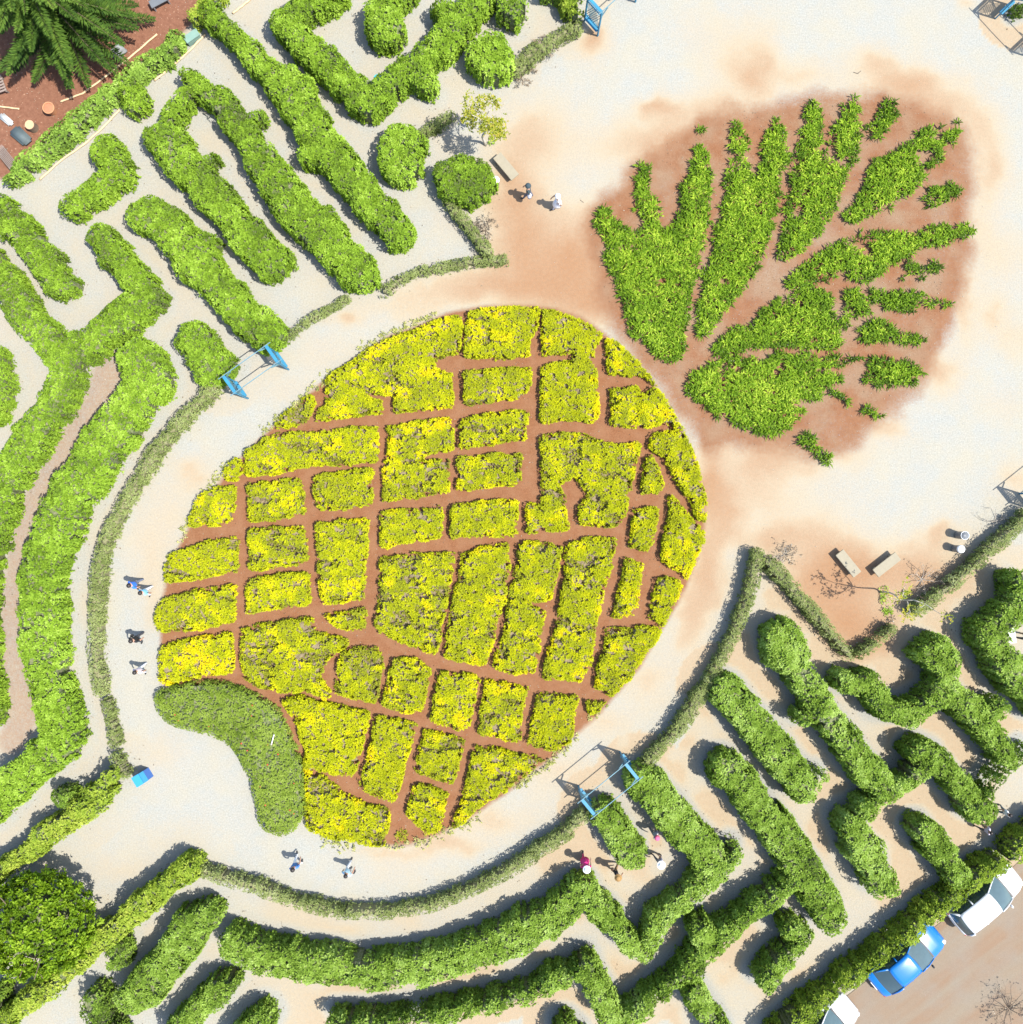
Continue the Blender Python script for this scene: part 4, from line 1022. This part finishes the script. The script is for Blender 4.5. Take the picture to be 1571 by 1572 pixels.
def crate(px, py):
    x, y = W(px, py, .4)
    o = tag(empty('wooden_box', (x, y, 0), math.radians(35)), 'grey-green wooden box between the boundary hedge and the bright bush', 'box')
    b = bmesh.new(); box(b, (0, 0, .19), (.74, .34, .38), bevel=.01); obj('body', b, M['greygreen'], o)
    b = bmesh.new(); box(b, (0, 0, .405), (.8, .4, .045), bevel=.008); obj('lid', b, M['greygreen'], o)
crate(294, 55)
def yard_table(px, py):
    x, y = W(px, py, .5)
    o = tag(empty('wheelbarrow_frame', (x, y, 0), math.radians(28)), 'dark metal frame at the top edge of the yard', 'frame')
    b = bmesh.new(); box(b, (0, 0, .42), (1.0, .4, .05), bevel=.01); obj('top', b, M['binbody'], o)
    for s in (-1, 1):
        b = bmesh.new(); box(b, (s * .4, 0, .2), (.05, .34, .39)); obj('leg', b, M['steel'], o)
yard_table(243, -1)

# ------------------------------------------------------------------ cars
def car(label, px, py, ang, paint, kind):
    x, y = W(px, py, .75)
    root = tag(empty('parked_car', (x, y, .024), ang), label, 'car', 'cars parked along the golden hedge')
    if kind == 'sedan':
        L, hw, H = 4.25, .86, 1.44
        st = [(-2.12, .60, .48, .62), (-2.06, .76, .36, .80), (-1.8, .83, .26, .93), (-1.2, .86, .22, .96), (0, .86, .20, .95), (.9, .86, .22, .95), (1.25, .85, .22, .90), (1.75, .82, .26, .80), (2.02, .74, .34, .66), (2.13, .58, .44, .54)]
        rb, rr, rf, fb = -1.72, -1.02, .22, 1.06
    else:
        L, hw, H = 4.1, .86, 1.56
        st = [(-2.02, .66, .44, .70), (-1.98, .80, .32, .96), (-1.7, .85, .26, 1.03), (-1.1, .86, .22, 1.02), (0, .86, .20, 1.0), (.8, .86, .22, .98), (1.15, .85, .22, .95), (1.6, .82, .26, .86), (1.92, .74, .34, .70), (2.06, .58, .44, .56)]
        rb, rr, rf, fb = -1.92, -1.62, .18, 1.02
    def ring(s):
        X, w, zb, zt = s
        h_ = zt - zb
        half = [(w * .78, zb), (w * .96, zb + .10 * h_), (w, zb + .42 * h_), (w * .985, zb + .72 * h_), (w * .93, zb + .90 * h_), (w * .80, zt - .005), (w * .45, zt + .022), (0, zt + .032)]
        return [(X, yy, zz) for yy, zz in half] + [(X, -yy, zz) for yy, zz in half[-2::-1]]
    b = bmesh.new()
    rings = [[b.verts.new(p) for p in ring(s)] for s in st]
    n = len(rings[0])
    for r0, r1 in zip(rings, rings[1:]):
        for j in range(n):
            b.faces.new((r0[j], r0[(j + 1) % n], r1[(j + 1) % n], r1[j]))
    b.faces.new(rings[0][::-1]); b.faces.new(rings[-1])
    bmesh.ops.recalc_face_normals(b, faces=b.faces)
    bmesh.ops.subdivide_edges(b, edges=[e for e in b.edges if abs(e.verts[0].co.x - e.verts[1].co.x) > .2], cuts=2, use_grid_fill=True)
    body = obj('body', b, paint, root, True)
    belt = .96 if kind == 'sedan' else 1.02
    wb, wr = hw * .90, hw * .70
    def zc(X):       # belt height along the car
        for s0, s1 in zip(st, st[1:]):
            if s0[0] <= X <= s1[0]:
                t = (X - s0[0]) / (s1[0] - s0[0]); return s0[3] + (s1[3] - s0[3]) * t + .01
        return belt
    # roof
    b = bmesh.new()
    nx, ny = 8, 8
    g = [[b.verts.new((rr + (rf - rr) * i / nx + .05 * (1 - (2 * j / ny - 1) ** 2) * (2 * i / nx - 1), wr * (2 * j / ny - 1), H - .07 * (2 * j / ny - 1) ** 4 - .045 * (2 * i / nx - 1) ** 2)) for j in range(ny + 1)] for i in range(nx + 1)]
    for i in range(nx):
        for j in range(ny):
            b.faces.new((g[i][j], g[i + 1][j], g[i + 1][j + 1], g[i][j + 1]))
    roof = obj('roof', b, paint, root, True)
    sol = roof.modifiers.new('thickness', 'SOLIDIFY'); sol.thickness = .03
    def panel(name, c, mat, bulge=(0, 0, 0), k=6):
        """curved pane through four corners"""
        b = bmesh.new(); c = [Vector(q) for q in c]
        gg = []
        for i in range(k + 1):
            row = []
            for j in range(k + 1):
                u, v = i / k, j / k
                p = c[0] * (1 - u) * (1 - v) + c[1] * u * (1 - v) + c[2] * u * v + c[3] * (1 - u) * v
                p += Vector(bulge) * (4 * u * (1 - u)) * (.6 + .4 * 4 * v * (1 - v))
                row.append(b.verts.new(p))
            gg.append(row)
        for i in range(k):
            for j in range(k):
                b.faces.new((gg[i][j], gg[i + 1][j], gg[i + 1][j + 1], gg[i][j + 1]))
        bmesh.ops.recalc_face_normals(b, faces=b.faces)
        return obj(name, b, mat, root, True)
    zr = H - .10
    fz, rz = zc(fb) - .0, zc(rb) - .0
    panel('windscreen', [(fb, wb * .92, fz), (fb, -wb * .92, fz), (rf - .01, -wr * .97, zr + .0), (rf - .01, wr * .97, zr)], M['clearglass'], (.12, 0, .02))
    panel('rear_window', [(rb, wb * .90, rz), (rb, -wb * .90, rz), (rr + .01, -wr * .97, zr), (rr + .01, wr * .97, zr)], M['glass'], (-.10, 0, .02))
    for s in (-1, 1):
        xm = (rf + rr) / 2 - .05
        panel('side_window', [(fb - .16, s * wb, zc(fb - .2) - .02), (xm + .03, s * wb, zc(xm) - .02), (xm + .03, s * wr * 1.01, zr - .01), (rf - .03, s * wr * 1.01, zr - .01)], M['glass'], (0, s * .03, 0))
        panel('side_window', [(xm - .03, s * wb, zc(xm) - .02), (rb + .2, s * wb, zc(rb + .2) - .02), (rr + .04, s * wr * 1.01, zr - .01), (xm - .03, s * wr * 1.01, zr - .01)], M['glass'], (0, s * .03, 0))
        for nm, p0, p1, r in (('pillar', (fb + .01, s * wb * .95, fz - .01), (rf, s * wr, zr + .01), .035), ('pillar', (xm, s * wb * 1.0, zc(xm)), (xm, s * wr * 1.02, zr), .035), ('pillar', (rb + .04, s * wb * .93, rz), (rr, s * wr, zr + .01), .05)):
            b = bmesh.new(); tube(b, [p0, tuple((p0[k] + p1[k]) / 2 + (.03 * s if k == 1 else (.02 if k == 2 else 0)) for k in range(3)), p1], r, 6); obj(nm, b, paint, root, True)
        # mirror
        b = bmesh.new(); box(b, (fb - .28, s * (hw + .10), zc(fb - .3) + .04), (.10, .20, .13), bevel=.03)
        obj('mirror', b, paint if kind != 'sedan' else M['blacktrim'], root, True)
        b = bmesh.new(); box(b, (st[-2][0] - .03, s * .56, st[-2][3] - .03), (.20, .30, .11), rz=-s * .45, ry=.5, bevel=.03); obj('headlight', b, M['lamp'], root, True)
        b = bmesh.new(); box(b, (st[1][0] + .03, s * .64, st[1][3] - .06), (.07, .16, .12), rz=s * .4, bevel=.02); obj('tail_light', b, M['redlamp'], root, True)
        for X in (-1.28, 1.32):
            w = empty('wheel', (X, s * (hw - .10), .30)); w.parent = root
            b = bmesh.new()
            prof = [(.20, -.10), (.29, -.105), (.31, -.08), (.31, .08), (.29, .105), (.20, .10)]
            lathe(b, prof, 24); bmesh.ops.rotate(b, verts=b.verts, matrix=Matrix.Rotation(math.pi / 2, 3, 'X')); obj('tyre', b, M['rubber'], w, True)
            b = bmesh.new(); lathe(b, [(.20, -.112), (.18, -.118), (.05, -.115), (.04, .115), (.18, .118), (.20, .112)], 16)
            bmesh.ops.rotate(b, verts=b.verts, matrix=Matrix.Rotation(math.pi / 2, 3, 'X')); obj('rim', b, M['alloy'], w)
    b = bmesh.new(); box(b, (fb + .06, 0, fz + .012), (.09, wb * 1.7, .03), bevel=.01); obj('cowl', b, M['blacktrim'], root)
    b = bmesh.new(); box(b, (st[-1][0] + .004, 0, .50), (.03, .8, .08), bevel=.01); obj('grille', b, M['blacktrim'], root)
    b = bmesh.new(); box(b, (st[0][0] - .006, 0, .62), (.02, .5, .11)); obj('number_plate', b, M['white'], root)
    b = bmesh.new(); box(b, (0, 0, .26), (L - .7, hw * 1.5, .14)); obj('underbody', b, M['blacktrim'], root)
    b = bmesh.new(); box(b, (-.35, 0, .80), (2.0, hw * 1.45, .3)); obj('cabin_trim', b, M['blacktrim'], root)
car('blue sedan parked along the golden roadside hedge', 1392, 1473, math.radians(40.5), M['carblue'], 'sedan')
car('white hatchback parked near the right edge by the golden hedge', 1513, 1379, math.radians(39), M['carwhite'], 'hatch')
car('white car cut by the bottom edge behind the blue sedan', 1261, 1581, math.radians(40), M['carwhite'], 'hatch')

# ------------------------------------------------------------------ people
def person(label, px, py, face, top, legs, h=1.68, hair=True, hat=None, skirt=None, extra=None, stride=.22, arm=.2, reach=0.0):
    """feet stand at the surveyed spot; face = heading (radians, plan)"""
    x, y = W(px, py)
    s = h / 1.70
    root = tag(empty('person', (x, y, 0), face), label, 'person', 'visitors walking in the garden')
    # skeleton: x forward, y left
    J = {}
    def add(k, p, r): J[k] = (Vector(p) * s, r * s)
    add('pelvis', (0, 0, .93), .145); add('belly', (.0, 0, 1.08), .135); add('chest', (.01, 0, 1.27), .155); add('neck', (.02, 0, 1.44), .06); add('jaw', (.035, 0, 1.53), .075); add('head', (.03, 0, 1.62), .095); add('crown', (.02, 0, 1.665), .07)
    E = [('pelvis', 'belly'), ('belly', 'chest'), ('chest', 'neck'), ('neck', 'jaw'), ('jaw', 'head'), ('head', 'crown')]
    for sd, sg, ph in (('l', 1, 1), ('r', -1, -1)):
        st = stride * ph
        add('hip' + sd, (0, .10 * sg, .86), .105); add('knee' + sd, (st * .55 + .03, .105 * sg, .48), .066); add('ankle' + sd, (st, .105 * sg, .09), .045); add('toe' + sd, (st + .17, .12 * sg, .04), .036)
        E += [('pelvis', 'hip' + sd), ('hip' + sd, 'knee' + sd), ('knee' + sd, 'ankle' + sd), ('ankle' + sd, 'toe' + sd)]
        a = -arm * ph
        add('sho' + sd, (.0, .185 * sg, 1.38), .065); add('elb' + sd, (a * .5 + reach * .5, .245 * sg, 1.12 + reach * .2), .045); add('wri' + sd, (a + .06 + reach, .235 * sg, .90 + reach * .55), .032); add('palm' + sd, (a + .08 + reach * 1.15, .23 * sg, .83 + reach * .6), .034)
        E += [('chest', 'sho' + sd), ('sho' + sd, 'elb' + sd), ('elb' + sd, 'wri' + sd), ('wri' + sd, 'palm' + sd)]
        pw = J['palm' + sd][0] / s; dirv = (pw - J['wri' + sd][0] / s).normalized()
        for f, (off, ln) in enumerate(((-.03, .075), (-.01, .085), (.012, .08), (.032, .062))):
            p0 = pw + dirv * .035 + Vector((off, 0, 0)) * (1 if abs(dirv.z) > .5 else .3) + Vector((0, off, 0)) * (0 if abs(dirv.z) > .5 else .9)
            p1 = p0 + dirv * ln * .55; p2 = p1 + (dirv * .7 + Vector((.25, -.3 * sg, 0))) * ln * .5
            add('f%d%s' % (f, sd), p1, .0095); add('g%d%s' % (f, sd), p2, .008)
            E += [('palm' + sd, 'f%d%s' % (f, sd)), ('f%d%s' % (f, sd), 'g%d%s' % (f, sd))]
        add('t' + sd, pw + Vector((.045, -.02 * sg, .0)), .011); add('u' + sd, pw + Vector((.06, -.03 * sg, -.04)), .009)
        E += [('palm' + sd, 't' + sd), ('t' + sd, 'u' + sd)]
    keys = list(J); idx = {k: i for i, k in enumerate(keys)}
    me = bpy.data.meshes.new('body')
    me.from_pydata([J[k][0] for k in keys], [(idx[a], idx[b]) for a, b in E], [])
    ob = bpy.data.objects.new('body', me); C.objects.link(ob)
    sk = ob.modifiers.new('skin', 'SKIN'); sk.use_smooth_shade = True
    for i, k in enumerate(keys):
        r = J[k][1]; d = me.skin_vertices[0].data[i]
        d.radius = (r, r * (1.15 if k in ('chest', 'pelvis', 'belly') else 1)); d.use_root = (k == 'pelvis')
    sb = ob.modifiers.new('sub', 'SUBSURF'); sb.levels = 1; sb.render_levels = 1
    dg = bpy.context.evaluated_depsgraph_get()
    m2 = bpy.data.meshes.new_from_object(ob.evaluated_get(dg))
    bpy.data.objects.remove(ob); bpy.data.meshes.remove(me)
    m2.name = 'body'
    for mm in (M['skin'], top, legs, M['blacktrim']): m2.materials.append(mm)
    segs = [(J[a][0], J[b][0], a, b) for a, b in E]
    for p in m2.polygons:
        c = p.center; best = 9; bb = None
        for A, B, a, b_ in segs:
            ab = B - A; t = max(0, min(1, (c - A).dot(ab) / max(ab.length_squared, 1e-9))); dd = (c - A - ab * t).length
            if dd < best: best = dd; bb = (a, b_, t)
        a, b_, t = bb
        if b_[:3] in ('toe',): k = 3
        elif b_[:3] in ('hip', 'kne', 'ank'): k = 2
        elif (a, b_) == ('pelvis', 'belly'): k = 2 if t < .25 else 1
        elif b_ in ('chest',) or b_[:3] == 'sho' or (b_ == 'neck' and t < .55): k = 1
        elif b_[:3] == 'elb': k = 1 if t < .7 else 0
        else: k = 0
        p.material_index = k; p.use_smooth = True
    link(bpy.data.objects.new('body', m2), root)
    hz = J['head'][0]
    def cap(name, mat, r, zlo, back=.0):
        b = bmesh.new(); bmesh.ops.create_uvsphere(b, u_segments=14, v_segments=10, radius=r)
        bmesh.ops.bisect_plane(b, geom=b.verts[:] + b.edges[:] + b.faces[:], plane_co=(0, 0, zlo), plane_no=(.35, 0, -1), clear_outer=True)
        bmesh.ops.translate(b, verts=b.verts, vec=(hz.x - back, 0, hz.z + .02 * s))
        return obj(name, b, mat, root, True)
    if hair:
        cap('hair', M['hair'], .118 * s, -.07 * s, .015 * s)
    if hat:
        col, rad = hat
        b = bmesh.new()
        lathe(b, [(rad, .06), (rad * .98, .075), (.13, .085), (.12, .15), (.085, .19), (.02, .20)], 22, (hz.x, 0, hz.z))
        obj('hat', b, cloth(col), root, True)
    if skirt:
        b = bmesh.new()
        lathe(b, [(.25 * s, .48 * s), (.22 * s, .65 * s), (.17 * s, .9 * s), (.145 * s, 1.05 * s)], 18); obj('skirt', b, cloth(skirt), root, True)
    if extra:
        nm, col, pos, dim = extra
        b = bmesh.new(); box(b, Vector(pos) * s, Vector(dim) * s, bevel=.04 * s); obj(nm, b, cloth(col), root, True)
    # nose and ears give the head its front
    b = bmesh.new()
    bmesh.ops.create_icosphere(b, subdivisions=1, radius=.018 * s, matrix=Matrix.Translation((hz.x + .098 * s, 0, hz.z - .015 * s)))
    obj('nose', b, M['skin'], root, True)
    for sg in (-1, 1):
        b = bmesh.new(); bmesh.ops.create_icosphere(b, subdivisions=1, radius=.025 * s, matrix=Matrix.Translation((hz.x - .005, sg * .098 * s, hz.z - .01)) @ Matrix.Diagonal((1, .5, 1.3, 1))); obj('ear', b, M['skin'], root, True)
    return root
R_ = math.radians
person('person in dark clothes with a grey shoulder bag walking beside the bench', 811, 303, R_(170), cloth((.03, .05, .06)), cloth((.10, .11, .15)), extra=('shoulder_bag', (.40, .40, .45), (-.1, .26, 1.0), (.2, .22, .36)), hat=((.03, .05, .06), .15))
person('person dressed all in white walking across the plaza', 855, 318, R_(190), cloth((.78, .79, .82)), cloth((.5, .5, .55)), hat=((.78, .79, .8), .14), skirt=(.78, .79, .82))
person('person in a vivid blue shirt on the left gravel path', 218, 895, R_(215), cloth((.03, .16, .62)), cloth((.12, .14, .2)), h=1.66)
person('person in a pale blue top and white trousers walking behind the blue shirt', 234, 906, R_(230), cloth((.22, .52, .75)), cloth((.75, .75, .76)), h=1.6)
person('person in black with arms out at the left gravel path', 221, 977, R_(235), cloth((.012, .012, .014)), cloth((.05, .05, .06)), arm=.3, extra=('shoulder_bag', (.02, .02, .02), (0, -.28, .95), (.16, .12, .26)))
person('person in a pale pink top at the left gravel path', 226, 1024, R_(240), cloth((.70, .58, .62)), cloth((.72, .72, .76)), h=1.62)
person('person in a blue shirt and white trousers on the lower path', 461, 1317, R_(95), cloth((.06, .18, .45)), cloth((.75, .75, .76)), h=1.7)
person('person in a pale blue shirt carrying a dark bag on the lower path', 539, 1327, R_(60), cloth((.45, .65, .78)), cloth((.6, .62, .66)), h=1.62, extra=('hand_bag', (.02, .02, .02), (.12, -.3, .9), (.2, .14, .24)))
person('person in a pink dress and white hat at the arc hedge corner', 897, 1317, R_(80), cloth((.62, .03, .20)), cloth((.62, .03, .20)), h=1.64, hat=((.78, .78, .78), .2), skirt=(.62, .03, .20))
person('person in a black top and tan hat in the passage behind the pink dress', 943, 1329, R_(20), cloth((.02, .018, .02)), cloth((.35, .22, .12)), h=1.62, hat=((.26, .15, .05), .19))
person('child in grey with a pink cap near the oblong hedge', 1002, 1271, R_(-40), cloth((.38, .38, .42)), cloth((.3, .3, .34)), h=1.42, hat=((.6, .10, .2), .14))
person('person hidden under a wide white hat near the oblong hedge', 1009, 1312, R_(150), cloth((.35, .33, .4)), cloth((.2, .2, .25)), h=1.45, hat=((.80, .80, .78), .22))
person('person in a white shirt in the shady passage near the road', 1531, 1239, R_(200), cloth((.78, .78, .78)), cloth((.10, .16, .22)), h=1.35)
person('person in a lilac shirt in the shady passage near the road', 1503, 1266, R_(170), cloth((.55, .50, .62)), cloth((.08, .09, .12)), h=1.3)
person('person in grey beside the white board at the right edge', 1563, 975, R_(180), cloth((.45, .43, .5)), cloth((.1, .1, .14)), h=1.5)

# ------------------------------------------------------------------ trees
def limb(b, p, d, L, r, depth, tips, bend=.25, ups=.15, n=5, split=(2, 3), ratio=.68):
    pts = [Vector(p)]; d = Vector(d).normalized()
    for i in range(n):
        d = (d + Vector((random.gauss(0, bend), random.gauss(0, bend), random.gauss(ups, bend * .5))) * .5).normalized()
        pts.append(pts[-1] + d * L / n)
    tube(b, pts, [r * (1 - .5 * i / n) for i in range(n + 1)], 6 if r > .015 else 4)
    if depth == 0:
        tips.append((pts[-1], d)); return
    for _ in range(random.randint(*split)):
        k = random.randint(max(1, n - 2), n)
        nd = (d + Vector((random.gauss(0, .7), random.gauss(0, .7), random.gauss(.1, .4)))).normalized()
        limb(b, pts[k], nd, L * ratio * random.uniform(.7, 1.2), r * .5, depth - 1, tips, bend, ups, max(3, n - 1), split, ratio)

def sapling(label, px, py, h, lean, seed, leafn, spread=.45, rad=.075, nb=7):
    random.seed(seed)
    x, y = W(px, py)
    root = tag(empty('sapling_tree', (x, y, 0)), label, 'tree', 'thin saplings at the plaza edge')
    b = bmesh.new(); tips = []
    pts = [Vector((0, 0, -.05))]
    for i in range(1, 9):
        t = i / 8
        pts.append(Vector((lean[0] * t + .12 * math.sin(t * 7 + seed), lean[1] * t + .10 * math.sin(t * 5 + 1), h * .62 * t)))
    tube(b, pts, [rad * (1 - .55 * i / 8) for i in range(9)], 8)
    obj('trunk', b, M['palebark'], root, True)
    b = bmesh.new()
    for k in range(nb):
        j = random.randint(5, 8)
        a = 2 * math.pi * k / nb + random.gauss(0, .3)
        limb(b, pts[j], (math.cos(a) * spread * 2, math.sin(a) * spread * 2, .8), h * .20 * random.uniform(.7, 1.1), .03, 2, tips, ratio=.6)
    obj('branches', b, M['palebark'], root, True)
    P = []
    for p, d in tips:
        for _ in range(leafn):
            P.append((p.x + random.gauss(0, .13), p.y + random.gauss(0, .13), p.z + random.gauss(0, .10)))
    P = np.array(P); nrm = rng.normal(0, .4, P.shape); nrm[:, 2] += 1; nrm /= np.linalg.norm(nrm, axis=1, keepdims=True)
    leaves(P, nrm, .13, .06, 3, .4, rng.normal(.45, .2, len(P)), 'crown', M['sapling'], root, (0, 0, 0))
sapling('thin pale-barked sapling with yellow leaves near the ball-shaped bush', 746, 223, 4.8, (-.1, .1), 3, 15)
sapling('sparse thin sapling beside the two concrete benches', 1352, 910, 5.8, (.1, .0), 12, 4, .6, .045, 4)

def dead_shrub(label, px, py, r, mat, seed, n=9, h=.5, leafy=0):
    random.seed(seed)
    x, y = W(px, py, h * .4)
    root = tag(empty('dry_shrub', (x, y, 0)), label, 'shrub', 'dry leafless shrubs')
    b = bmesh.new(); tips = []
    for k in range(n):
        a = random.uniform(0, 2 * math.pi)
        limb(b, (0, 0, -.02), (math.cos(a), math.sin(a), random.uniform(.25, .9)), r * random.uniform(.5, .8), .018, 2, tips, .35, .05, 4, (2, 3), .6)
    obj('twigs', b, M[mat], root)
    if leafy:
        P = np.array([(p.x + random.gauss(0, .05), p.y + random.gauss(0, .05), max(.04, p.z)) for p, d in tips for _ in range(leafy)])
        nrm = rng.normal(0, .5, P.shape); nrm[:, 2] += 1; nrm /= np.linalg.norm(nrm, axis=1, keepdims=True)
        leaves(P, nrm, .09, .05, 2, .3, rng.normal(.45, .2, len(P)), 'dead_leaves', M['dead'], root, (0, 0, 0))
dead_shrub('dry grey shrub at the plaza tip beside the scrub strip', 745, 352, .9, 'darktwig', 4, 10, .7, 3)
dead_shrub('dry twiggy shrub at the head of the left bench border', 1205, 852, .8, 'greytwig', 5, 9, .6, 2)
dead_shrub('bleached dead branches lying against the bin-side border', 1418, 890, 1.0, 'greytwig', 6, 8, .6, 1)
dead_shrub('bare grey shrub by the right edge arch', 1535, 800, 1.0, 'greytwig', 7, 9, .9)
dead_shrub('bare dark shrub at the road edge, bottom right', 1556, 1556, 1.6, 'darktwig', 8, 12, 1.2, 2)
dead_shrub('dry straw-coloured shrub beside the ball-shaped bush', 800, 108, .9, 'darktwig', 9, 8, .5, 6)
dead_shrub('small dry shrub at the end of the short bench border', 1368, 958, .5, 'darktwig', 10, 7, .8, 2)
dead_shrub('grey dry shrub among the straggly border near the top arch', 838, 78, .8, 'greytwig', 11, 9, .6, 4)

def weed(label, px, py, r, n, mat='maze', t=.7):
    x, y = W(px, py)
    a = rng.uniform(0, 2 * math.pi, n); q = r * np.sqrt(rng.random(n))
    P = np.column_stack([q * np.cos(a), q * np.sin(a), rng.uniform(.03, .16, n)])
    nrm = rng.normal(0, .35, P.shape); nrm[:, 2] += 1; nrm /= np.linalg.norm(nrm, axis=1, keepdims=True)
    o = leaves(P, nrm, .11, .05, 3, .5, rng.normal(t, .15, n), 'weed', M[mat], None, (0, 0, 0))
    o.location = (x, y, 0)
    tag(o, label, 'weed', 'small weeds on bare soil')
weed('bright green weed at the foot of the sparse sapling', 1358, 908, .28, 26)
weed('bright green weed below the sparse sapling', 1357, 921, .22, 20)
weed('bright green weed between the sparse sapling and the bin-side border', 1388, 912, .25, 22)
weed('bright green weed patch above the short bench border', 1362, 938, .28, 34)
weed('yellow-green weed at the foot of the yellow-leaved sapling', 754, 218, .2, 18)
weed('dry weed on the soil at the tail of the pineapple', 618, 1282, .3, 50, 'croton', .2)
weed('low dry weed on the soil notch at the pineapple foot', 578, 1010, .3, 14, 'croton', .2)

def round_tree(label, px, py, r, h):
    x, y = W(px, py, h * .6)
    root = tag(empty('round_tree', (x, y, 0)), label, 'tree')
    b = bmesh.new(); tips = []
    random.seed(21)
    tube(b, [(0, 0, -.1), (.05, 0, h * .3), (0, .05, h * .55)], [.17, .14, .1], 9)
    for k in range(8):
        a = 2 * math.pi * k / 8
        limb(b, (0, 0, h * .35), (math.cos(a), math.sin(a), .7), r * .8, .07, 1, tips)
    obj('trunk', b, M['bark'], root, True)
    nc, per = 420, 15
    i_ = np.arange(nc) + .5
    zz = 1 - 1.35 * i_ / nc; ph = i_ * 2.39996
    v = np.column_stack([np.sqrt(np.maximum(1 - zz ** 2, 0)) * np.cos(ph), np.sqrt(np.maximum(1 - zz ** 2, 0)) * np.sin(ph), zz]) + rng.normal(0, .05, (nc, 3))
    lump = .90 + .16 * vnoise(v[:, 0] * 3 + 7, v[:, 1] * 3 + v[:, 2] * 3, 77) + rng.normal(0, .045, nc)
    ctr = v * np.array([r, r, h * .42]) * lump[:, None] + np.array([0, 0, h * .56])
    P = np.repeat(ctr, per, 0) + rng.normal(0, .085, (nc * per, 3))
    tint = np.repeat(.50 + rng.normal(0, .16, nc) + (lump - .98) * 2.0, per)  # bulging clumps lighter, recessed ones darker: crown shading put into the leaf tint
    vn = np.repeat(v / np.linalg.norm(v, axis=1, keepdims=True), per, 0) + rng.normal(0, .3, (nc * per, 3)); vn /= np.linalg.norm(vn, axis=1, keepdims=True)
    leaves(P, vn, .17, .10, 3, .6, tint, 'crown', M['round'], root, (0, 0, 0))
    b = bmesh.new(); bmesh.ops.create_icosphere(b, subdivisions=3, radius=1)
    for q in b.verts: q.co = Vector((q.co.x * r * .72, q.co.y * r * .72, q.co.z * h * .27 + h * .52))
    obj('inner_shade_core', b, M['twigs'], root, True)  # solid dark core standing for the shade in gaps between leaf clumps
round_tree('dense round dark green tree in the lower left gravel corner', 58, 1420, 2.4, 3.6)

def conifer(label, px, py, h, seed=5):
    random.seed(seed)
    x, y = W(px, py)
    root = tag(empty('conifer_tree', (x, y, 0)), label, 'tree')
    b = bmesh.new(); tube(b, [(0, 0, -.1), (0, 0, h * .5), (0, 0, h)], [.28, .18, .04], 10); obj('trunk', b, M['bark'], root, True)
    bm = bmesh.new()
    V = []; F = []; T = []
    z = 1.1; k = 0
    while z < h - .4:
        f = 1 - (z / h)
        L = .9 + 3.9 * f ** .8
        m = random.randint(7, 9)
        for j in range(m):
            a = 2 * math.pi * (j + .37 * k) / m + random.gauss(0, .12)
            u = Vector((math.cos(a), math.sin(a), 0)); s = Vector((-u.y, u.x, 0))
            Lb = L * random.uniform(.72, 1.1); n = int(Lb / .055)
            droop = random.uniform(.08, .2)
            prev = None; axis = []
            side_w = random.gauss(0, .25)
            for i in range(n + 1):
                t = i / n
                p = u * Lb * t + s * (side_w * t * t) + Vector((0, 0, z + .25 * t * Lb * .3 - droop * Lb * t * t))
                axis.append(p)
            tube(bm, axis[::4] + [axis[-1]], [.035 * (1 - .8 * q / (len(axis[::4]))) for q in range(len(axis[::4]) + 1)], 5)
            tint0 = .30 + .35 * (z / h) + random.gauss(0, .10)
            for i in range(3, n + 1):
                t = i / n
                wdt = (.18 + .40 * math.sin(math.pi * min(1, t * .95 + .08)) ** .7) * (.75 + .25 * f)
                d = (axis[i] - axis[i - 1]).normalized()
                for sg in (-1, 1):
                    for up in (.25, .75):
                        q = (d * .75 + s * sg * (1.0 if up < .5 else .45) + Vector((0, 0, up)) + Vector((random.gauss(0, .12), random.gauss(0, .12), random.gauss(0, .1)))).normalized()
                        ln = wdt * random.uniform(.75, 1.2); w = .05
                        sd = q.cross(Vector((0, 0, 1))).normalized()
                        c = len(V)
                        V += [axis[i] + sd * w * .5, axis[i] + q * ln * .55 + sd * w * .7, axis[i] + q * ln, axis[i] + q * ln * .55 - sd * w * .7]
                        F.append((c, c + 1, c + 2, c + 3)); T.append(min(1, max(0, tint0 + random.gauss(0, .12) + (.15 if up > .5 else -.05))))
        z += random.uniform(.36, .5); k += 1
    obj('branches', bm, M['bark'], root, True)
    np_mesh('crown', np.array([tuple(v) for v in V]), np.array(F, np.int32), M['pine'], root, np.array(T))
conifer('large dark conifer with feathery spreading branches over the red yard', 114, 46, 9.0)
